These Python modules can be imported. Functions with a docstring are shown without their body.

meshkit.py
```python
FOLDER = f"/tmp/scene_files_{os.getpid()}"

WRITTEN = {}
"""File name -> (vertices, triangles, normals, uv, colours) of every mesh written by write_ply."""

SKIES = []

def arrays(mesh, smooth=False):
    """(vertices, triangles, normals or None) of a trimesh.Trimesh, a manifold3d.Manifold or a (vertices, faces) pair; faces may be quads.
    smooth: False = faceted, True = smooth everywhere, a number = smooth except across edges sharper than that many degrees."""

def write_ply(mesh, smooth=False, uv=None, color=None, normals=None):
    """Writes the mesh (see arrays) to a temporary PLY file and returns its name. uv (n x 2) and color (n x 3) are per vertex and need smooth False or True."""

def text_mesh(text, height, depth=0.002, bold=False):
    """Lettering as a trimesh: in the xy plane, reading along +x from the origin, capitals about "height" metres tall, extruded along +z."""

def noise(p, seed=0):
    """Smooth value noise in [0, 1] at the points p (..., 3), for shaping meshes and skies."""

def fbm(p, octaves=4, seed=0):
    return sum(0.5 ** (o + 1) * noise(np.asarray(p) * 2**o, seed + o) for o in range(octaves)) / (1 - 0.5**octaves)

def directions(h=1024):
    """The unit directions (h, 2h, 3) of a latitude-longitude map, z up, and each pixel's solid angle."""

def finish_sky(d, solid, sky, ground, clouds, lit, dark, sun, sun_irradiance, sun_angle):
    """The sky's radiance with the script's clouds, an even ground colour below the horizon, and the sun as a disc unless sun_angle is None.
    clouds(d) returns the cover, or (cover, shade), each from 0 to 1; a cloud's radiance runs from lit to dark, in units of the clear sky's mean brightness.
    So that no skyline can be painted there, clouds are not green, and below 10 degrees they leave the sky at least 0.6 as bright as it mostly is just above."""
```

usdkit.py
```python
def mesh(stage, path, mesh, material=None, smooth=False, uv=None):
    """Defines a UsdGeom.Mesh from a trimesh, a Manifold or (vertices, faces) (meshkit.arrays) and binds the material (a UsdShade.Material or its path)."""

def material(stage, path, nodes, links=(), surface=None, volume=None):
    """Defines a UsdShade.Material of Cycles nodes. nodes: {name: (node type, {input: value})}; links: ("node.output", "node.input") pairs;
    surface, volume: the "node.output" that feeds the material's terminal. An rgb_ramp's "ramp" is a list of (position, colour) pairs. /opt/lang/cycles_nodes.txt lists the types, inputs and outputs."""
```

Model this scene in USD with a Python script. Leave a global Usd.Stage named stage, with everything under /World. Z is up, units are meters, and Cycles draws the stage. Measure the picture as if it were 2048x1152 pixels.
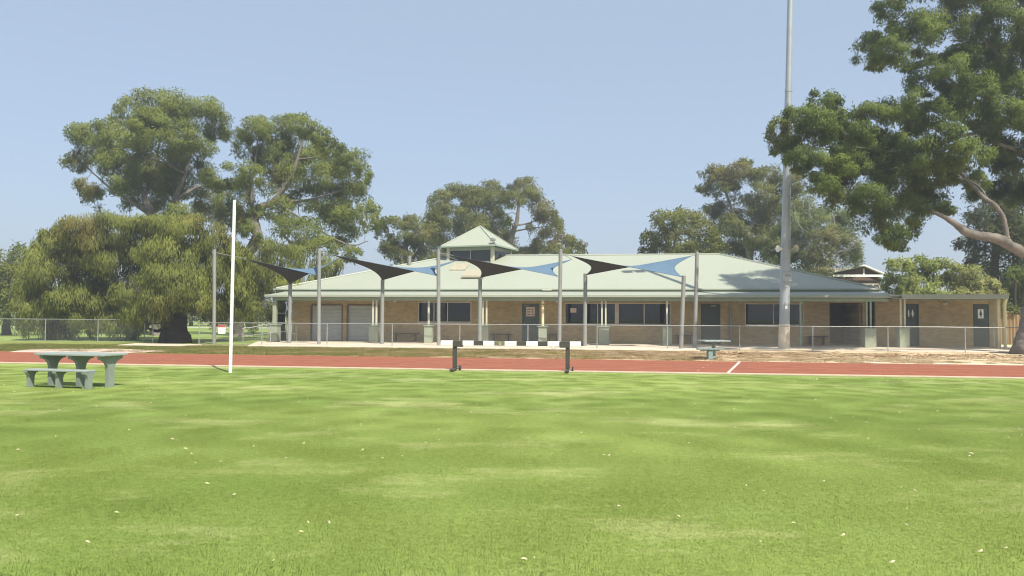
import math
import numpy as np
import trimesh
import usdkit
import meshkit
from pxr import Usd, UsdGeom, UsdLux, UsdShade, Gf, Sdf, Vt

stage = Usd.Stage.CreateInMemory()
UsdGeom.SetStageUpAxis(stage, 'Z')
UsdGeom.Xform.Define(stage, '/World')
PI = math.pi

# ---------------------------------------------------------------- camera, sky, sun, exposure
PITCH, ROLL = math.radians(2.1), 0.0044
fw = np.array([0, math.cos(PITCH), math.sin(PITCH)])
up0 = np.array([0, -math.sin(PITCH), math.cos(PITCH)])
rt = math.cos(ROLL) * np.array([1.0, 0, 0]) + math.sin(ROLL) * up0
up = math.cos(ROLL) * up0 - math.sin(ROLL) * np.array([1.0, 0, 0])
cam = UsdGeom.Camera.Define(stage, '/World/camera')
cam.CreateHorizontalApertureAttr(36.0)
cam.CreateVerticalApertureAttr(20.25)
cam.CreateFocalLengthAttr(36.0 * 1500 / 2048)
cam.CreateClippingRangeAttr(Gf.Vec2f(0.05, 5000))
cam.CreateExposureAttr(EXPOSURE := 0.85)
m4 = Gf.Matrix4d(*[float(x) for x in (*rt, 0, *up, 0, *(-fw), 0, 0, 0, 1.6, 1)])
cam.AddTransformOp().Set(m4)

SUN_EL, SUN_AZ = math.radians(52), math.radians(31)       # behind the camera, to its right
sd = np.array([math.cos(SUN_EL) * math.sin(SUN_AZ), -math.cos(SUN_EL) * math.cos(SUN_AZ), math.sin(SUN_EL)])
dome = UsdLux.DomeLight.Define(stage, '/World/sky')
dome.GetPrim().SetCustomDataByKey('kind', 'structure')
sky_m = usdkit.material(stage, '/World/Looks/sky', {
    's': ('sky_texture', {'sky_type': 'single_scattering', 'sun_disc': False, 'sun_elevation': SUN_EL, 'sun_rotation': math.atan2(sd[0], sd[1]),
                          'air_density': 1.0, 'aerosol_density': 2.2, 'ozone_density': 2.0, 'altitude': 20.0}),
    'g': ('texture_coordinate', {}), 'n': ('noise_texture', {'scale': 1.6, 'detail': 3.0}), 'f': ('map_range', {'from_min': 0.3, 'from_max': 0.7, 'to_min': 0.66, 'to_max': 0.74}),
    'v': ('mix_color', {'b': (2.12, 2.57, 3.2), 'use_clamp': False}),                # a thin high veil of smoke over the whole sky
    'b': ('background_shader', {'strength': 0.124})}, [('g.generated', 'n.vector'), ('n.fac', 'f.value'), ('f.result', 'v.fac'), ('s.color', 'v.a'), ('v.result', 'b.color')], surface='b.background')
UsdShade.MaterialBindingAPI.Apply(dome.GetPrim()).Bind(sky_m)
sun = UsdLux.DistantLight.Define(stage, '/World/sun')
sun.CreateNormalizeAttr(True)
sun.CreateIntensityAttr(1.0)
sun.CreateAngleAttr(0.55)
sun.CreateColorAttr(Gf.Vec3f(1.0, 0.94, 0.83))
zx = sd
xx = np.cross([0, 0, 1.0], zx); xx /= np.linalg.norm(xx)
yx = np.cross(zx, xx)
sun.AddTransformOp().Set(Gf.Matrix4d(*[float(v) for v in (*xx, 0, *yx, 0, *zx, 0, 0, 0, 60, 1)]))

# ---------------------------------------------------------------- materials
M = {}
def mat(name, nodes, links=(), surface='p.BSDF', volume=None):
    M[name] = usdkit.material(stage, '/World/Looks/' + name, nodes, links, surface=surface, volume=volume)
    return M[name]

def plain(name, col, rough=0.6, var=0.12, scale=3.0, metallic=0.0, spec=0.4, bump=0.0, bscale=60):
    """painted or weathered surface: two tones mixed by noise"""
    lo, hi = [c * (1 - var) for c in col], [min(1, c * (1 + var)) for c in col]
    n = {'g': ('texture_coordinate', {}), 'n': ('noise_texture', {'scale': scale, 'detail': 5.0, 'roughness': 0.6}),
         'r': ('rgb_ramp', {'ramp': [(0.3, lo), (0.7, hi)]}),
         'p': ('principled_bsdf', {'roughness': rough, 'metallic': metallic, 'specular_ior_level': spec})}
    l = [('g.object', 'n.vector'), ('n.fac', 'r.fac'), ('r.color', 'p.base_color')]
    if bump:
        n['n2'] = ('noise_texture', {'scale': bscale, 'detail': 3.0})
        n['b'] = ('bump', {'strength': bump, 'distance': 0.02})
        l += [('g.object', 'n2.vector'), ('n2.fac', 'b.height'), ('b.normal', 'p.normal')]
    return mat(name, n, l)

def grass_nodes(green, green2, straw, amount):
    n = {'g': ('geometry', {}),
         'm': ('mapping', {'scale': (0.55, 1.0, 1.0)}),
         'n1': ('noise_texture', {'scale': 0.5, 'detail': 6.0, 'roughness': 0.68}),
         'n2': ('noise_texture', {'scale': 0.16, 'detail': 3.0, 'roughness': 0.5}),
         'n3': ('noise_texture', {'scale': 14.0, 'detail': 3.0, 'roughness': 0.7}),
         'r1': ('rgb_ramp', {'ramp': [(amount, (0, 0, 0)), (amount + 0.25, (1, 1, 1))]}),
         'r2': ('rgb_ramp', {'ramp': [(0.38, green), (0.62, green2)]}),
         'r3': ('rgb_ramp', {'ramp': [(0.25, (0.85, 0.85, 0.83)), (0.75, (1.18, 1.18, 1.17))]}),
         'mx': ('mix_color', {'b': straw}),
         'mu': ('mix_color', {'blend_type': 'multiply', 'fac': 1.0})}
    l = [('g.position', 'm.vector'), ('m.vector', 'n1.vector'), ('m.vector', 'n2.vector'), ('g.position', 'n3.vector'),
         ('n1.fac', 'r1.fac'), ('n2.fac', 'r2.fac'), ('r2.color', 'mx.a'), ('r1.color', 'mx.fac'),
         ('n3.fac', 'r3.fac'), ('mx.result', 'mu.a'), ('r3.color', 'mu.b')]
    return n, l

G1, G2, STRAW = (0.172, 0.243, 0.056), (0.238, 0.305, 0.078), (0.44, 0.45, 0.21)
n, l = grass_nodes(G1, G2, STRAW, 0.52)
n['b'] = ('bump', {'strength': 0.6, 'distance': 0.02}); n['p'] = ('principled_bsdf', {'roughness': 0.9, 'specular_ior_level': 0.1})
mat('grass_ground', n, l + [('n3.fac', 'b.height'), ('b.normal', 'p.normal'), ('mu.result', 'p.base_color')])
n, l = grass_nodes(G1, G2, STRAW, 0.52)
n['d'] = ('diffuse_bsdf', {}); n['t'] = ('translucent_bsdf', {}); n['mc'] = ('mix_closure', {'fac': 0.12})
mat('grass_blade', n, l + [('mu.result', 'd.color'), ('mu.result', 't.color'), ('d.BSDF', 'mc.closure1'), ('t.BSDF', 'mc.closure2')], surface='mc.closure')

# verge: green to the left, sandy and dry to the right
mat('verge', {'g': ('geometry', {}), 's': ('separate_xyz', {}), 'mr': ('map_range', {'from_min': -14.0, 'from_max': 16.0, 'to_min': -0.13, 'to_max': 0.2}),
              'n1': ('noise_texture', {'scale': 0.55, 'detail': 7.0, 'roughness': 0.72}), 'a': ('math', {'math_type': 'add'}),
              'r': ('rgb_ramp', {'ramp': [(0.36, (0.22, 0.245, 0.075)), (0.48, (0.33, 0.28, 0.12)), (0.56, (0.42, 0.32, 0.19)), (0.66, (0.60, 0.49, 0.33))]}),
              'n3': ('noise_texture', {'scale': 6.0, 'detail': 5.0, 'roughness': 0.75}), 'r3': ('rgb_ramp', {'ramp': [(0.3, (0.6, 0.57, 0.55)), (0.6, (1.12, 1.1, 1.05))]}),
              'mu': ('mix_color', {'blend_type': 'multiply', 'fac': 1.0}), 'b': ('bump', {'strength': 0.5, 'distance': 0.03}),
              'p': ('principled_bsdf', {'roughness': 0.95, 'specular_ior_level': 0.1})},
    [('g.position', 's.vector'), ('s.x', 'mr.value'), ('g.position', 'n1.vector'), ('n1.fac', 'a.value1'), ('mr.result', 'a.value2'), ('a.value', 'r.fac'),
     ('g.position', 'n3.vector'), ('n3.fac', 'r3.fac'), ('r.color', 'mu.a'), ('r3.color', 'mu.b'), ('mu.result', 'p.base_color'), ('n3.fac', 'b.height'), ('b.normal', 'p.normal')])

plain('track_red', (0.275, 0.094, 0.052), rough=0.85, var=0.12, scale=1.2, spec=0.2, bump=0.25, bscale=90)
plain('line_paint', (0.42, 0.22, 0.165), rough=0.7, var=0.2, scale=4)
plain('line_white', (0.60, 0.48, 0.42), rough=0.7, var=0.1, scale=4)
plain('kerb_concrete', (0.47, 0.39, 0.27), rough=0.85, var=0.16, scale=2.5)
plain('concrete', (0.60, 0.51, 0.39), rough=0.85, var=0.14, scale=0.8, bump=0.1)
plain('pale_sand', (0.70, 0.58, 0.41), rough=0.95, var=0.14, scale=1.5, bump=0.3, bscale=30)
plain('pink_sand', (0.62, 0.46, 0.38), rough=0.95, var=0.1, scale=1.5)
plain('road_grey', (0.40, 0.39, 0.36), rough=0.9)
plain('roof_green', (0.30, 0.325, 0.26), rough=0.5, var=0.05, scale=0.5, spec=0.35)
# roof sheet with ribs running up the slope
mat('roof_sheet', {'g': ('texture_coordinate', {}), 'w': ('wave_texture', {'wave_type': 'bands', 'bands_direction': 'x', 'scale': 1.6}),
                   'n': ('noise_texture', {'scale': 0.35, 'detail': 6.0, 'roughness': 0.6}), 'r': ('rgb_ramp', {'ramp': [(0.25, (0.315, 0.338, 0.268)), (0.75, (0.335, 0.36, 0.286))]}),
                   'b': ('bump', {'strength': 0.06, 'distance': 0.02}), 'p': ('principled_bsdf', {'roughness': 0.5, 'specular_ior_level': 0.3})},
    [('g.object', 'w.vector'), ('g.object', 'n.vector'), ('n.fac', 'r.fac'), ('r.color', 'p.base_color'), ('w.fac', 'b.height'), ('b.normal', 'p.normal')])
plain('trim_green', (0.25, 0.32, 0.235), rough=0.5, var=0.08)
plain('pier_green', (0.28, 0.31, 0.225), rough=0.6, var=0.08, scale=2)
plain('cap_green', (0.20, 0.255, 0.19), rough=0.6)
plain('post_cream', (0.48, 0.48, 0.37), rough=0.5, var=0.06)
plain('cream', (0.72, 0.62, 0.38), rough=0.6, var=0.08)
plain('soffit', (0.30, 0.33, 0.27), rough=0.7)
mat('brick', {'g': ('texture_coordinate', {}), 'm': ('mapping', {'rotation': (PI / 2, 0, 0)}),
              'k': ('brick_texture', {'color1': (0.46, 0.35, 0.185), 'color2': (0.35, 0.265, 0.14), 'mortar': (0.40, 0.33, 0.22), 'scale': 1.0, 'mortar_size': 0.006,
                                      'brick_width': 0.24, 'row_height': 0.086, 'bias': -0.1}),
              'n': ('noise_texture', {'scale': 0.8, 'detail': 4.0}), 'r': ('rgb_ramp', {'ramp': [(0.3, (0.85, 0.85, 0.85)), (0.7, (1.12, 1.1, 1.06))]}),
              'mu': ('mix_color', {'blend_type': 'multiply', 'fac': 1.0}), 'p': ('principled_bsdf', {'roughness': 0.9, 'specular_ior_level': 0.15})},
    [('g.object', 'm.vector'), ('m.vector', 'k.vector'), ('g.object', 'n.vector'), ('n.fac', 'r.fac'), ('k.color', 'mu.a'), ('r.color', 'mu.b'), ('mu.result', 'p.base_color')])
plain('roller_grey', (0.40, 0.42, 0.40), rough=0.5, var=0.06)
plain('brown_timber', (0.16, 0.095, 0.055), rough=0.7)
plain('door_green', (0.085, 0.115, 0.095), rough=0.5, var=0.1)
plain('door_dark', (0.055, 0.07, 0.055), rough=0.5, var=0.1)
plain('window_frame', (0.52, 0.47, 0.40), rough=0.5)
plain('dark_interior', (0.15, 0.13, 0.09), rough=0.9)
plain('screen_dark', (0.07, 0.065, 0.055), rough=0.7)
mat('pane_glass', {'f': ('fresnel', {'IOR': 1.5}), 't': ('transparent_bsdf', {'color': (0.55, 0.56, 0.52)}), 'gl': ('glossy_bsdf', {'roughness': 0.03, 'color': (0.9, 0.9, 0.9)}), 'm': ('mix_closure', {})},
    [('f.fac', 'm.fac'), ('t.BSDF', 'm.closure1'), ('gl.BSDF', 'm.closure2')], surface='m.closure')
plain('galvanised', (0.34, 0.345, 0.325), rough=0.45, var=0.1, metallic=0.35, scale=5)
plain('post_grey', (0.25, 0.255, 0.235), rough=0.55, var=0.1, metallic=0.15, scale=2)
plain('post_dark', (0.22, 0.23, 0.215), rough=0.6, var=0.1, scale=2)
plain('pole_steel', (0.33, 0.36, 0.38), rough=0.45, var=0.1, metallic=0.25, scale=1.5)
plain('pole_base', (0.55, 0.49, 0.39), rough=0.8, var=0.1)
plain('white_paint', (0.84, 0.84, 0.80), rough=0.45, var=0.03)
plain('black_paint', (0.055, 0.05, 0.042), rough=0.55, var=0.15)
plain('olive_panel', (0.16, 0.145, 0.085), rough=0.6)
plain('rubber', (0.03, 0.03, 0.03), rough=0.8)
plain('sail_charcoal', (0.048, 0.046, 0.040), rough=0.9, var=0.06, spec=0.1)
plain('sail_blue', (0.10, 0.16, 0.225), rough=0.85, var=0.06, spec=0.1)
plain('recycled_plastic', (0.205, 0.24, 0.21), rough=0.65, var=0.1, scale=4)
plain('table_top', (0.27, 0.31, 0.285), rough=0.55, var=0.08, scale=4)
plain('table_green', (0.20, 0.275, 0.25), rough=0.6, var=0.1, scale=4)
plain('bench_dark', (0.10, 0.085, 0.06), rough=0.7)
plain('sign_red', (0.42, 0.10, 0.085), rough=0.5)
plain('sign_pink', (0.62, 0.47, 0.41), rough=0.6)
plain('ink_grey', (0.20, 0.19, 0.18), rough=0.7)
plain('bark_gum', (0.155, 0.135, 0.115), rough=0.9, var=0.35, scale=2.2, bump=0.6, bscale=8)
plain('bark_dark', (0.038, 0.032, 0.025), rough=0.95, var=0.35, scale=2.5, bump=0.7, bscale=7)
plain('bark_pale', (0.27, 0.255, 0.225), rough=0.9, var=0.25, scale=2.2, bump=0.3, bscale=8)
plain('house_brown', (0.13, 0.085, 0.06), rough=0.8)
plain('tile_ochre', (0.30, 0.235, 0.12), rough=0.85, var=0.2, scale=3)
plain('fence_ochre', (0.30, 0.195, 0.105), rough=0.9, var=0.15, scale=1.0)
plain('dry_leaf', (0.58, 0.50, 0.32), rough=0.8, var=0.3, scale=20)
plain('brown_leaf', (0.27, 0.15, 0.08), rough=0.8, var=0.35, scale=20)
plain('beige_cover', (0.38, 0.35, 0.255), rough=0.6)

def leaves(name, a, b, tint, trans=0.42):
    mat(name, {'g': ('geometry', {}), 'n': ('noise_texture', {'scale': 0.33, 'detail': 2.0}), 'r': ('rgb_ramp', {'ramp': [(0.36, a), (0.62, b)]}),
               'ri': ('rgb_ramp', {'ramp': [(0.0, (0.62, 0.62, 0.62)), (0.85, (1.22, 1.22, 1.2)), (1.0, (1.75, 1.7, 1.55))]}),
               'n2': ('noise_texture', {'scale': 0.17, 'detail': 1.0}), 'r2': ('rgb_ramp', {'ramp': [(0.56, (0, 0, 0)), (0.72, (1, 1, 1))]}),
               'mt': ('mix_color', {'b': tint}), 'mu': ('mix_color', {'blend_type': 'multiply', 'fac': 1.0}),
               'd': ('principled_bsdf', {'roughness': 0.6, 'specular_ior_level': 0.25}), 't': ('translucent_bsdf', {}), 'mc': ('mix_closure', {'fac': trans})},
        [('g.position', 'n.vector'), ('n.fac', 'r.fac'), ('g.random_per_island', 'ri.fac'), ('g.position', 'n2.vector'), ('n2.fac', 'r2.fac'), ('r2.color', 'mt.fac'),
         ('r.color', 'mt.a'), ('mt.result', 'mu.a'), ('ri.color', 'mu.b'), ('mu.result', 'd.base_color'), ('mu.result', 't.color'), ('d.BSDF', 'mc.closure1'), ('t.BSDF', 'mc.closure2')], surface='mc.closure')
leaves('leaf_gum', (0.221, 0.271, 0.055), (0.339, 0.398, 0.081), (0.371, 0.346, 0.084))
leaves('leaf_gum_near', (0.148, 0.214, 0.041), (0.268, 0.349, 0.062), (0.286, 0.293, 0.066))
leaves('leaf_weep', (0.240, 0.277, 0.055), (0.350, 0.391, 0.078), (0.381, 0.315, 0.088))
leaves('leaf_back', (0.214, 0.241, 0.058), (0.301, 0.328, 0.080), (0.321, 0.277, 0.088))
leaves('leaf_silver', (0.243, 0.308, 0.109), (0.339, 0.397, 0.144), (0.351, 0.338, 0.136))
leaves('leaf_light', (0.366, 0.447, 0.112), (0.501, 0.573, 0.165), (0.511, 0.528, 0.187))
leaves('leaf_dark', (0.093, 0.120, 0.032), (0.153, 0.180, 0.047), (0.162, 0.168, 0.052))





# ---------------------------------------------------------------- scene helpers
used = {}
def numbered(parent, name):
    k = used.get((parent, name), 0)
    used[(parent, name)] = k + 1
    return f'{parent}/{name}' if k == 0 else f'{parent}/{name}_{k:03d}'

def data(prim, label=None, cat=None, group=None, kind=None):
    for k, v in (('label', label), ('category', cat), ('group', group), ('kind', kind)):
        if v:
            prim.SetCustomDataByKey(k, v)

def thing(name, label, cat, loc=(0, 0, 0), rotz=0.0, group=None):
    p = numbered('/World', name)
    x = UsdGeom.Xform.Define(stage, p)
    x.AddTranslateOp().Set(Gf.Vec3d(*map(float, loc)))
    if rotz:
        x.AddRotateZOp().Set(float(math.degrees(rotz)))
    data(x.GetPrim(), label, cat, group)
    return p

def part(parent, name, mesh, m, smooth=False, label=None, kind=None):
    p = numbered(parent, name)
    pr = usdkit.mesh(stage, p, mesh, M[m], smooth=smooth)
    data(pr.GetPrim(), label, None, None, kind)
    return p

def setting(name, mesh, m, kind='structure', label=None):
    return part('/World', name, mesh, m, label=label, kind=kind)

cat_ = trimesh.util.concatenate

def bx(x0, x1, y0, y1, z0, z1, bev=0.0):
    if bev <= 0:
        b = trimesh.creation.box([x1 - x0, y1 - y0, z1 - z0])
        b.apply_translation([(x0 + x1) / 2, (y0 + y1) / 2, (z0 + z1) / 2])
        return b
    pts = []
    for a, bb, c in ((0, bev, bev), (bev, 0, bev), (bev, bev, 0)):
        for x in (x0 + a, x1 - a):
            for y in (y0 + bb, y1 - bb):
                for z in (z0 + c, z1 - c):
                    pts.append((x, y, z))
    return trimesh.convex.convex_hull(np.array(pts))

def tube(pts, radii, sides=8, cap=True):
    p = np.asarray(pts, float)
    r = np.broadcast_to(np.asarray(radii, float), (len(p),))
    t = np.gradient(p, axis=0)
    t /= np.linalg.norm(t, axis=1, keepdims=True) + 1e-12
    ref = np.array([0, 0, 1.0]) if abs(t.mean(0)[2]) < 0.8 else np.array([1.0, 0, 0])
    a = np.cross(t, ref); a /= np.linalg.norm(a, axis=1, keepdims=True) + 1e-12
    b = np.cross(t, a)
    ang = np.arange(sides) * 2 * PI / sides
    v = p[:, None] + r[:, None, None] * (np.cos(ang)[None, :, None] * a[:, None] + np.sin(ang)[None, :, None] * b[:, None])
    v = v.reshape(-1, 3)
    i, j = np.meshgrid(np.arange(len(p) - 1), np.arange(sides), indexing='ij')
    q = np.stack([i * sides + j, i * sides + (j + 1) % sides, (i + 1) * sides + (j + 1) % sides, (i + 1) * sides + j], -1).reshape(-1, 4)
    f = [q[:, [0, 2, 1]], q[:, [0, 3, 2]]]
    if cap:
        k = np.arange(1, sides - 1)
        f.append(np.stack([0 * k, k, k + 1], 1))
        o = (len(p) - 1) * sides
        f.append(np.stack([o + 0 * k, o + k + 1, o + k], 1))
    m = trimesh.Trimesh(v, np.vstack(f), process=False)
    return m

def slab(poly, z0, z1):
    """prism over a plan polygon"""
    from shapely.geometry import Polygon
    m = trimesh.creation.extrude_polygon(Polygon(poly), z1 - z0, engine='earcut')
    m.apply_translation([0, 0, z0])
    return m

def face_solid(poly, t):
    """a planar polygon in space given thickness t straight down (poly counter-clockwise from above)"""
    n = len(poly)
    v = np.array(list(poly) + [(p[0], p[1], p[2] - t) for p in poly], float)
    f = [(0, k, k + 1) for k in range(1, n - 1)] + [(n, n + k + 1, n + k) for k in range(1, n - 1)]
    for k in range(n):
        j = (k + 1) % n
        f += [(k, n + k, n + j), (k, n + j, j)]
    return trimesh.Trimesh(v, f, process=False)

def prof(pts2, y0, y1):
    """profile in x-z extruded along y"""
    from shapely.geometry import Polygon
    m = trimesh.creation.extrude_polygon(Polygon(pts2), y1 - y0, engine='earcut')
    v = m.vertices.copy()
    m.vertices = np.stack([v[:, 0], y1 - v[:, 2], v[:, 1]], 1)
    return m

def moved(m, ang=0.0, loc=(0, 0, 0)):
    m = m.copy()
    m.apply_transform(trimesh.transformations.rotation_matrix(ang, [0, 0, 1]))
    m.apply_translation(loc)
    return m

def smoothline(pts, k=6):
    """resample a polyline with a Catmull-Rom curve; rows are x,y,z,r"""
    p = np.asarray(pts, float)
    if len(p) < 3:
        return p
    e = np.vstack([2 * p[0] - p[1], p, 2 * p[-1] - p[-2]])
    out = []
    for i in range(1, len(e) - 2):
        for t in np.linspace(0, 1, k, endpoint=False):
            a, b, c, d = e[i - 1], e[i], e[i + 1], e[i + 2]
            out.append(0.5 * (2 * b + (c - a) * t + (2 * a - 5 * b + 4 * c - d) * t * t + (3 * b - a - 3 * c + d) * t ** 3))
    out.append(e[-2])
    out = np.array(out)
    out[:, 3] = np.maximum(out[:, 3], 0.012)
    return out

# ---------------------------------------------------------------- ground, track, paving
def sheet(x0, x1, y0, y1, z, nx=2, ny=2):
    xs, ys = np.linspace(x0, x1, nx), np.linspace(y0, y1, ny)
    X, Y = np.meshgrid(xs, ys, indexing='ij')
    v = np.stack([X.ravel(), Y.ravel(), np.full(X.size, z)], 1)
    i, j = np.meshgrid(np.arange(nx - 1), np.arange(ny - 1), indexing='ij')
    q = np.stack([i * ny + j, (i + 1) * ny + j, (i + 1) * ny + j + 1, i * ny + j + 1], -1).reshape(-1, 4)
    return trimesh.Trimesh(v, np.vstack([q[:, [0, 1, 2]], q[:, [0, 2, 3]]]), process=False)

setting('ground', sheet(-900, 900, -300, 1500, 0.0, 13, 13), 'grass_ground')

TS = -0.146                                               # slope of the track in plan
def strip(off0, off1, x0, x1, z, slope0=TS, slope1=None, thick=0.0):
    s1 = slope0 if slope1 is None else slope1
    p = [(x0, off0 + slope0 * x0, z), (x1, off0 + slope0 * x1, z), (x1, off1 + s1 * x1, z), (x0, off1 + s1 * x0, z)]
    if thick:
        return face_solid(p, thick)
    return trimesh.Trimesh(np.array(p), [(0, 1, 2), (0, 2, 3)], process=False)

setting('verge', strip(27.9, 38.6, -46, 40, 0.004, -0.165, -0.125), 'verge')
trk = setting('running_track', strip(21.9, 27.95, -70, 60, 0.008, TS, -0.165), 'track_red')
setting('track_kerb', strip(21.55, 21.9, -70, 60, 0.03, thick=0.025), 'kerb_concrete')
for k in range(1, 5):
    o = 21.9 + 1.21 * k
    part(trk, 'lane_line', strip(o, o + 0.05, -70, 60, 0.012), 'line_paint')
def cross(xa, xb, w, t0=0.02, t1=0.98):
    """a painted line across the lanes from the near to the far edge of the track"""
    a = np.array([xa, 21.95 + TS * xa]); b = np.array([xb, 27.85 - 0.165 * xb])
    a, b = a + (b - a) * t0, a + (b - a) * t1
    d = (b - a) / np.linalg.norm(b - a); nrm = np.array([d[1], -d[0]]) * w / 2
    c = [(*(a + nrm), 0.016), (*(b + nrm), 0.016), (*(b - nrm), 0.016), (*(a - nrm), 0.016)]
    return trimesh.Trimesh(np.array(c), [(0, 1, 2), (0, 2, 3)], process=False)
part(trk, 'finish_line', cross(6.05, 8.05, 0.09), 'line_white')
for k in range(4):
    part(trk, 'dash_mark', cross(5.15, 7.2, 0.06, 0.12 + 0.22 * k, 0.19 + 0.22 * k), 'line_paint')
for k in range(5):
    part(trk, 'stagger_mark', cross(-3.9, -1.0, 0.06, 0.1 + 0.17 * k, 0.18 + 0.17 * k), 'line_paint')

setting('sand_path', strip(27.95, 29.0, 9.5, 40, 0.008, -0.15, -0.155), 'pale_sand')
setting('sand_pit', slab([(-20.6, 30.9), (-15.6, 30.5), (-14.6, 31.9), (-17.8, 33.9), (-21.2, 33.2)], 0.005, 0.03), 'pink_sand')
setting('concrete_pad', slab([(-19.6, 37.4), (-16.2, 36.8), (-15.9, 38.6), (-19.9, 39.8)], 0.006, 0.05), 'concrete')
PAVE = [(-13.0, 37.0), (9.2, 34.05), (9.7, 36.7), (17.6, 35.8), (17.9, 34.7), (31, 33.0), (31.6, 42.0), (20.2, 43.5), (-11.0, 46.5), (-14.6, 43.2)]
setting('pavement', slab(PAVE, 0.006, 0.06), 'concrete')
setting('far_road', strip(86, 91, -150, -20, 0.01, 0.0), 'road_grey')

# ---------------------------------------------------------------- grass blades and fallen leaves
def tuft(seed, n, size, h0, h1, w):
    r = np.random.default_rng(seed)
    p = np.zeros((n, 3)); p[:, :2] = np.clip(r.normal(0, 0.5, (n, 2)), -1.1, 1.1) * size
    a = r.random(n) * 2 * PI
    side = np.stack([np.cos(a), np.sin(a), 0 * a], 1) * (w * (0.6 + 0.8 * r.random(n)))[:, None]
    lean = np.stack([*(r.normal(0, 0.55, (2, n))), np.ones(n)], 1)
    tip = p + lean / np.linalg.norm(lean, axis=1, keepdims=True) * (h0 + (h1 - h0) * r.random(n))[:, None]
    v = np.stack([p - side, p + side, tip], 1).reshape(-1, 3)
    return trimesh.Trimesh(v, np.arange(3 * n).reshape(-1, 3), process=False)

def instancer(name, protos, m, pos, rotz, scale, idx, kind='stuff', label=None, tilt=None):
    p = numbered('/World', name)
    pi = UsdGeom.PointInstancer.Define(stage, p)
    rel = pi.CreatePrototypesRel()
    for k, (nm, mesh) in enumerate(protos):
        mp = f'{p}/{nm}_{k:03d}' if k else f'{p}/{nm}'
        um = usdkit.mesh(stage, mp, mesh, M[m])
        if nm == 'tuft':                                  # blades are shaded like the sward they make up
            rr = np.random.default_rng(3 + k)
            nv = rr.normal(0, .28, (len(mesh.vertices), 3)) + [0, 0, 1]
            um.CreateNormalsAttr(Vt.Vec3fArray.FromNumpy((nv / np.linalg.norm(nv, axis=1, keepdims=True)).astype(np.float32)))
            um.SetNormalsInterpolation('vertex')
        rel.AddTarget(mp)
    pi.CreatePositionsAttr(Vt.Vec3fArray.FromNumpy(np.asarray(pos, np.float32)))
    pi.CreateProtoIndicesAttr(Vt.IntArray.FromNumpy(np.asarray(idx, np.int32)))
    q = []
    for k, a in enumerate(rotz):
        rot = Gf.Rotation(Gf.Vec3d(0, 0, 1), math.degrees(a))
        if tilt is not None:
            rot = Gf.Rotation(Gf.Vec3d(1, 0, 0), float(tilt[k])) * rot
        qq = rot.GetQuat(); im = qq.GetImaginary()
        q.append(Gf.Quath(float(qq.GetReal()), float(im[0]), float(im[1]), float(im[2])))
    pi.CreateOrientationsAttr(Vt.QuathArray(q))
    s = np.asarray(scale, np.float32)
    pi.CreateScalesAttr(Vt.Vec3fArray.FromNumpy(np.stack([s, s, s], 1)))
    data(pi.GetPrim(), label, None, None, kind)
    return p

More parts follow.
